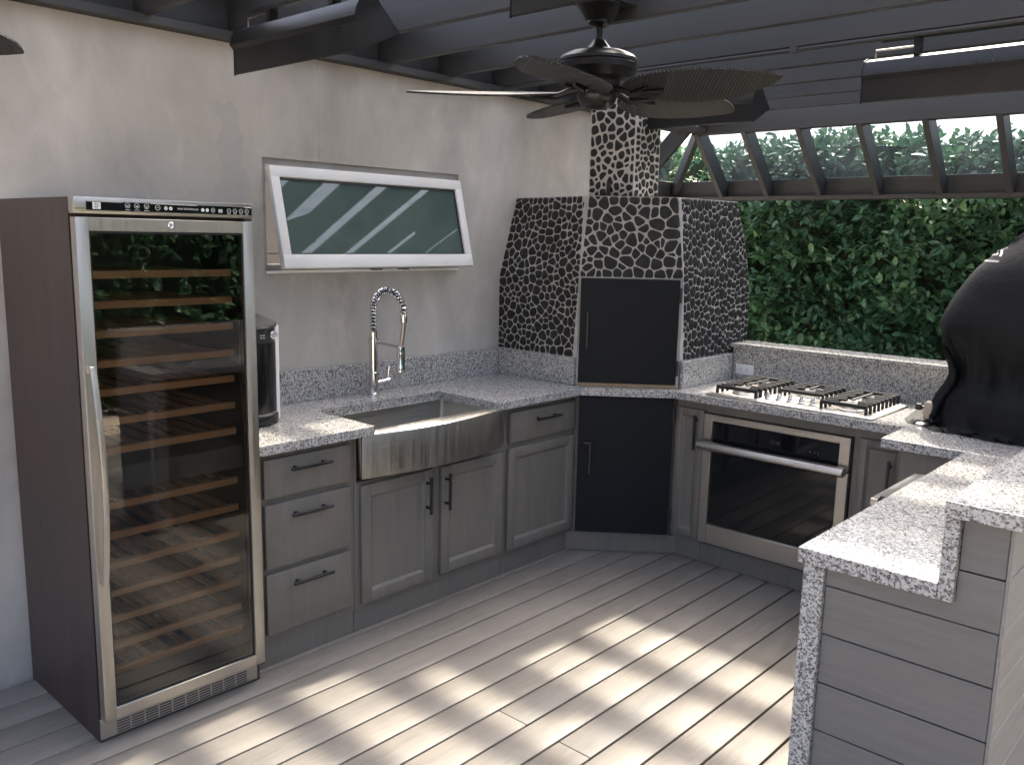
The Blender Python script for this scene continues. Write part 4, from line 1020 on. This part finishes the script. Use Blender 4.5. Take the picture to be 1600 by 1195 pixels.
# ------------------------------------------------------------------ ceiling fans
def make_fan(name, label, cx_, cy_, ztop, a0):
    fan = thing(name, label, 'ceiling fan', (cx_, cy_, ztop), 'rattan blade ceiling fans')
    c = (cx_, cy_, 0); zb = ztop - .355
    one('canopy', 'fanm', fan, lambda bm: lathe(bm, [(.085, ztop), (.085, ztop - .008), (.078, ztop - .012), (.052, ztop - .055), (.045, ztop - .060), (.045, ztop - .068), (.030, ztop - .078), (.016, ztop - .08)], c, 28), 35)
    one('down_rod', 'fanm', fan, lambda bm: lathe(bm, [(.0125, ztop - .075), (.0125, ztop - .13)], c, 14), 35)
    one('yoke_cone', 'fanm', fan, lambda bm: lathe(bm, [(.016, ztop - .122), (.024, ztop - .126), (.055, ztop - .165), (.055, ztop - .168)], c, 24), 35)
    one('motor_housing', 'fanm', fan, lambda bm: lathe(bm, [(.055, ztop - .166), (.105, ztop - .169), (.134, ztop - .182), (.146, ztop - .195), (.147, ztop - .205), (.143, ztop - .207), (.146, ztop - .212), (.146, ztop - .232), (.140, ztop - .238), (.128, ztop - .262), (.085, ztop - .272), (.085, ztop - .29), (.05, ztop - .292)], c, 40), 30)
    one('switch_housing', 'fanm', fan, lambda bm: lathe(bm, [(.05, ztop - .29), (.068, ztop - .296), (.074, ztop - .315), (.072, ztop - .335), (.055, ztop - .358), (.030, ztop - .368), (.0, ztop - .369)], c, 28), 35)
    for k in range(5):
        a = R(a0 + 72 * k); rot = Matrix.Rotation(a, 4, 'Z'); pit = Matrix.Rotation(R(-10.5), 4, 'X')
        Mx = Matrix.Translation((cx_, cy_, ztop - .318)) @ rot
        b = bm_new(); n = 22; rows = []
        for i in range(n + 1):
            t = i / n; x = .150 + .56 * t
            wd = .160 * (max(0, math.sin(math.pi * min(1, .09 + .91 * (t ** .95)))) ** .70) * (1 - .10 * t) if t < 1 else .0
            wd = max(wd, .004)
            rows.append([(x, -wd), (x, -wd * .5), (x, 0), (x, wd * .5), (x, wd)])
        top = []; bot = []
        for r_ in rows:
            top.append([b.verts.new(Mx @ (pit @ Vector((x, y, .004 + .004 * (1 - (y / .15) ** 2))))) for x, y in r_]); bot.append([b.verts.new(Mx @ (pit @ Vector((x, y, -.003 + .004 * (1 - (y / .15) ** 2))))) for x, y in r_])
        for S in (top, bot):
            for p, q in zip(S, S[1:]):
                for j in range(4): b.faces.new((p[j], p[j + 1], q[j + 1], q[j]))
        for j in (0, 4):
            for i in range(n): b.faces.new((top[i][j], top[i + 1][j], bot[i + 1][j], bot[i][j]))
        for e in (0, n):
            for j in range(4): b.faces.new((top[e][j], top[e][j + 1], bot[e][j + 1], bot[e][j]))
        bl = link('blade', b, 'rattan', fan, 40)
        br = bm_new()
        tube(br, [Mx @ Vector((.06, 0, .022)), Mx @ Vector((.11, 0, .010)), Mx @ Vector((.15, 0, -.006)), Mx @ Vector((.28, 0, -.006))], [.014, .012, .012, .007], 8)
        tube(br, [Mx @ Vector((.15, 0, -.006)), Mx @ (pit @ Vector((.24, .045, -.006)))], [.009, .005], 6); tube(br, [Mx @ Vector((.15, 0, -.006)), Mx @ (pit @ Vector((.24, -.045, -.006)))], [.009, .005], 6)
        link('blade_iron', br, 'fanm', bl, 50)
    one('mounting_block', 'pergola', fan, lambda bm: box(bm, cx_ - .09, cx_ + .09, min(JY, key=lambda y: abs(y - cy_ + .2)) + .0195, min(JY, key=lambda y: abs(y - cy_ + .2)) + .395 - .0195, ztop + .0005, ztop + .09))
    return fan
make_fan('ceiling_fan', 'dark five blade rattan ceiling fan hanging over the kitchen', 1.385, .565, 2.535, 3)
make_fan('ceiling_fan', 'second rattan ceiling fan, only its sunlit blade tip showing at the left edge', .83, -1.83, 2.495, 105)

# ------------------------------------------------------------------ infrared heaters
def make_heater(label, x0, x1, y, zb=2.30):
    h = thing('infrared_heater', label, 'heater', ((x0 + x1) / 2, y, zb), 'black infrared heaters under the joists')
    def P(d, z, u): return (u, y + d, zb + z)
    outer = [(-.052, 0), (-.058, .004), (-.058, .088), (-.072, .104), (-.066, .130), (-.050, .158), (-.020, .172), (.012, .166), (.030, .150), (.105, .080), (.100, .074)]
    inner = [(.096, .078), (.026, .142), (.008, .156), (-.020, .162), (-.045, .148), (-.056, .128), (-.061, .106), (-.052, .090)]
    one('hood', 'heater', h, lambda bm: prism(bm, outer + inner, P, x0 + .004, x1 - .004), 30)
    for x in (x0, x1 - .0035):
        one('end_cap', 'heater', h, lambda bm: prism(bm, [(-.060, -.004), (-.060, .088), (-.075, .104), (-.068, .132), (-.052, .162), (-.020, .177), (.014, .170), (.032, .152), (.110, .078)], P, x, x + .0035))
    one('element', 'steelx', h, lambda bm: tube(bm, [P(-.01, .095, x0 + .02), P(-.01, .095, x1 - .02)], .011, 10), 60)
    for x in (x0 + .19, x1 - .19): one('bracket', 'heater', h, lambda bm: box(bm, x - .012, x + .012, y - .03, y + .005, zb + .171, JZ0 - .016))
    one('mounting_rail', 'heater', h, lambda bm: box(bm, x0 + .05, x1 - .05, y - .028, y + .003, JZ0 - .0155, JZ0 - .001))
    for xe, xi in ((x0 + .03, x0 + .18), (x1 - .03, x1 - .18)): one('stay_rod', 'steelx', h, lambda bm: tube(bm, [(xe, y - .012, zb + .17), (xe, y - .012, zb + .205), (xi, y - .012, zb + .205)], .004, 6))
    return h
make_heater('black infrared heater hanging above the awning window, top left', .345, 1.10, -.25, 2.27)
make_heater('black infrared heater cut off by the top edge above the fan', 1.75, 2.62, -.25, 2.275)
make_heater('black infrared heater behind the fan blades near the pebble chimney', .36, 1.27, 2.06, 2.285)
make_heater('black infrared heater at top right above the covered grill', 2.005, 2.93, 1.53, 2.245)
cond = one('conduit', 'pergola', None, lambda bm: [tube(bm, [(.06, 1.47, 2.484), (2.4, 1.47, 2.484), (4.2, 1.47, 2.484)], .010, 8), [box(bm, x, x + .03, 1.455, 1.485, 2.472, 2.4948) for x in (.8, 1.7, 2.6)]], 60)
tag(cond, 'dark electrical conduit running across under the joists', 'conduit')

# ------------------------------------------------------------------ hedge
hed = thing('hedge', 'tall dense dark green hedge beyond the kitchen counter', 'hedge', (1.2, 4.9, -.1))
rg = np.random.default_rng(5)
leaf_v = np.array([(0, 0, 0), (.28, .26, .07), (.62, .25, .06), (1, 0, -.07), (.62, -.25, .06), (.28, -.26, .07), (.5, 0, -.03)])
leaf_f = [(0, 6, 1), (1, 6, 2), (2, 6, 3), (3, 6, 4), (4, 6, 5), (5, 6, 0)]
mats = []
def hsurf(x, z): return 4.50 + .10 * math.sin(2.1 * x + 1.3 * z) + .07 * math.sin(5.3 * x - 2.2 * z + 1) + .05 * math.sin(9 * z + 3 * x)
def basis(d, upv):
    d = d / np.linalg.norm(d); s = np.cross(upv, d); s /= (np.linalg.norm(s) + 1e-9); n_ = np.cross(d, s); return d, s, n_
tints = []
def cluster(c, out, nl, size, bright):
    for i in range(nl):
        t = i / nl
        d = out * rg.uniform(.25, 1.0) + rg.normal(0, .62, 3)
        d[2] -= .1
        p = c + out * (t - .5) * .10 + rg.normal(0, .022, 3)
        L = size * rg.uniform(.7, 1.25); d_, s_, n_ = basis(d, np.array([0, -.55, 1.0]) + rg.normal(0, .35, 3))
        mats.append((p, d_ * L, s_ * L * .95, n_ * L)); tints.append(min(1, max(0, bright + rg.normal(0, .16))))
def fill(x0, x1, z0, z1, dens):
    N = int((x1 - x0) * (z1 - z0) * dens)
    for _ in range(N):
        x = rg.uniform(x0, x1); z = rg.uniform(z0, z1); y = hsurf(x, z) + rg.choice([0, .02, .06, .12, .18])
        o = np.array([rg.normal(0, .35), -1.0, rg.normal(.35, .35)]); o /= np.linalg.norm(o)
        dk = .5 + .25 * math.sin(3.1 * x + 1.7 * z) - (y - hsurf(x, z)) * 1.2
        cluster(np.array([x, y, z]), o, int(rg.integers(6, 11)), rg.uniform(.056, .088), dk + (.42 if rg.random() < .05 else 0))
fill(-.9, 2.9, .75, 2.12, 300); fill(-2.6, -.9, .2, 2.5, 40); fill(2.9, 5.4, .2, 2.5, 40); fill(-.9, 2.9, -.1, .75, 20); fill(-.9, 2.9, 2.12, 2.42, 170)
for _ in range(520):
    x = rg.uniform(-2.6, 5.4); z = 2.44 + .04 * math.sin(3 * x) + rg.normal(0, .03)
    cluster(np.array([x, 4.55 + rg.uniform(0, .7), z]), np.array([rg.normal(0, .4), rg.normal(0, .4), 1.0]), 8, .075, .6)
for _ in range(1500):  # unseen hedge wing, added to darken the reflection in the cooler glass
    y = rg.uniform(-3.5, 4.5); z = rg.uniform(-.1, 2.5); o = np.array([-1.0, rg.normal(0, .35), rg.normal(.3, .35)])
    cluster(np.array([6.4 + .1 * math.sin(2 * y + z) + rg.uniform(0, .15), y, z]), o / np.linalg.norm(o), 7, .10, .5 + .2 * math.sin(2.5 * y))
# 300 of the largest leaves in view become parts of their own
vis = [i for i, m_ in enumerate(mats) if .25 < m_[0][0] < 2.05 and 1.15 < m_[0][2] < 2.0 and m_[0][1] < hsurf(m_[0][0], m_[0][2]) + .01]
vis.sort(key=lambda i: -np.linalg.norm(mats[i][1])); pick = set(vis[:300])
lme = bpy.data.meshes.new('leaf'); lme.from_pydata([tuple(v) for v in leaf_v], [], leaf_f); lme.materials.append(MAT['leaf1'])
for p in lme.polygons: p.use_smooth = True
inv = Matrix.Translation(-hed.location)
for i in sorted(pick):
    p, a, b, c = mats[i]; o = bpy.data.objects.new('leaf', lme); COL.objects.link(o)
    M4 = Matrix(((a[0], b[0], c[0], p[0]), (a[1], b[1], c[1], p[1]), (a[2], b[2], c[2], p[2]), (0, 0, 0, 1)))
    o.parent = hed; o.matrix_parent_inverse = inv; o.matrix_basis = M4
idx = [i for i in range(len(mats)) if i not in pick]
Pm = np.array([mats[i][0] for i in idx]); A = np.array([mats[i][1] for i in idx]); B = np.array([mats[i][2] for i in idx]); Cc = np.array([mats[i][3] for i in idx])
V = (Pm[:, None, :] + leaf_v[None, :, 0:1] * A[:, None, :] + leaf_v[None, :, 1:2] * B[:, None, :] + leaf_v[None, :, 2:3] * Cc[:, None, :]).reshape(-1, 3)
lf = np.array(leaf_f); F = (np.arange(len(idx))[:, None, None] * 7 + lf[None]).reshape(-1, 3)
def np_mesh(name, V, F):
    me = bpy.data.meshes.new(name); me.vertices.add(len(V)); me.vertices.foreach_set('co', V.astype(np.float32).ravel())
    me.loops.add(F.size); me.loops.foreach_set('vertex_index', F.astype(np.int32).ravel()); me.polygons.add(len(F))
    me.polygons.foreach_set('loop_start', np.arange(0, F.size, 3, dtype=np.int32)); me.polygons.foreach_set('use_smooth', np.ones(len(F), dtype=bool)); me.update(calc_edges=True); return me
me = np_mesh('foliage', V, F)
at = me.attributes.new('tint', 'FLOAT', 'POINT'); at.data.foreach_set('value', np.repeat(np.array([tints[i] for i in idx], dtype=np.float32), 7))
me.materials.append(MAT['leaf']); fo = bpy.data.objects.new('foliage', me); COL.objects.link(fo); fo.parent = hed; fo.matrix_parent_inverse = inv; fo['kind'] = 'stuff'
for x in (-1.6, -.4, .55, 1.25, 2.1, 3.2, 4.4):
    one('trunk', 'bark', hed, lambda bm: [tube(bm, [(x, 4.95, -.1), (x + .03, 4.92, .8), (x - .02, 4.9, 1.6), (x + .04, 4.95, 2.3)], [.035, .03, .022, .012], 7), tube(bm, [(x + .03, 4.92, .8), (x + .2, 4.8, 1.5), (x + .25, 4.85, 2.1)], [.02, .015, .008], 6), tube(bm, [(x, 4.93, .6), (x - .22, 4.8, 1.3), (x - .3, 4.85, 2.0)], [.02, .014, .008], 6)], 60)
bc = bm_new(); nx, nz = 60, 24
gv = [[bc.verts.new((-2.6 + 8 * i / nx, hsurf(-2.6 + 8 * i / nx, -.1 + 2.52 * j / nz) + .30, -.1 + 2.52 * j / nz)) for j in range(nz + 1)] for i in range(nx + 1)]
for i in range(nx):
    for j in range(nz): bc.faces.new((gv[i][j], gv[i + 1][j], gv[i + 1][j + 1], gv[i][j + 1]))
MAT['core'] = simple('hedge_shade_core', (.030, .050, .022), (.012, .022, .010), 30, .9, bmp=.8, bscale=60)  # dark sheet behind the leaves; the hedge's inner shade is in its colour
for (ya, yb) in ((-3.5, 0), (0, 4.8)): bc.faces.new([bc.verts.new(v) for v in ((6.65, ya, -.1), (6.65, yb, -.1), (6.65, yb, 2.45), (6.65, ya, 2.45))])  # backing sheet of the added unseen wing
link('shade_core', bc, 'core', hed, kind='stuff')
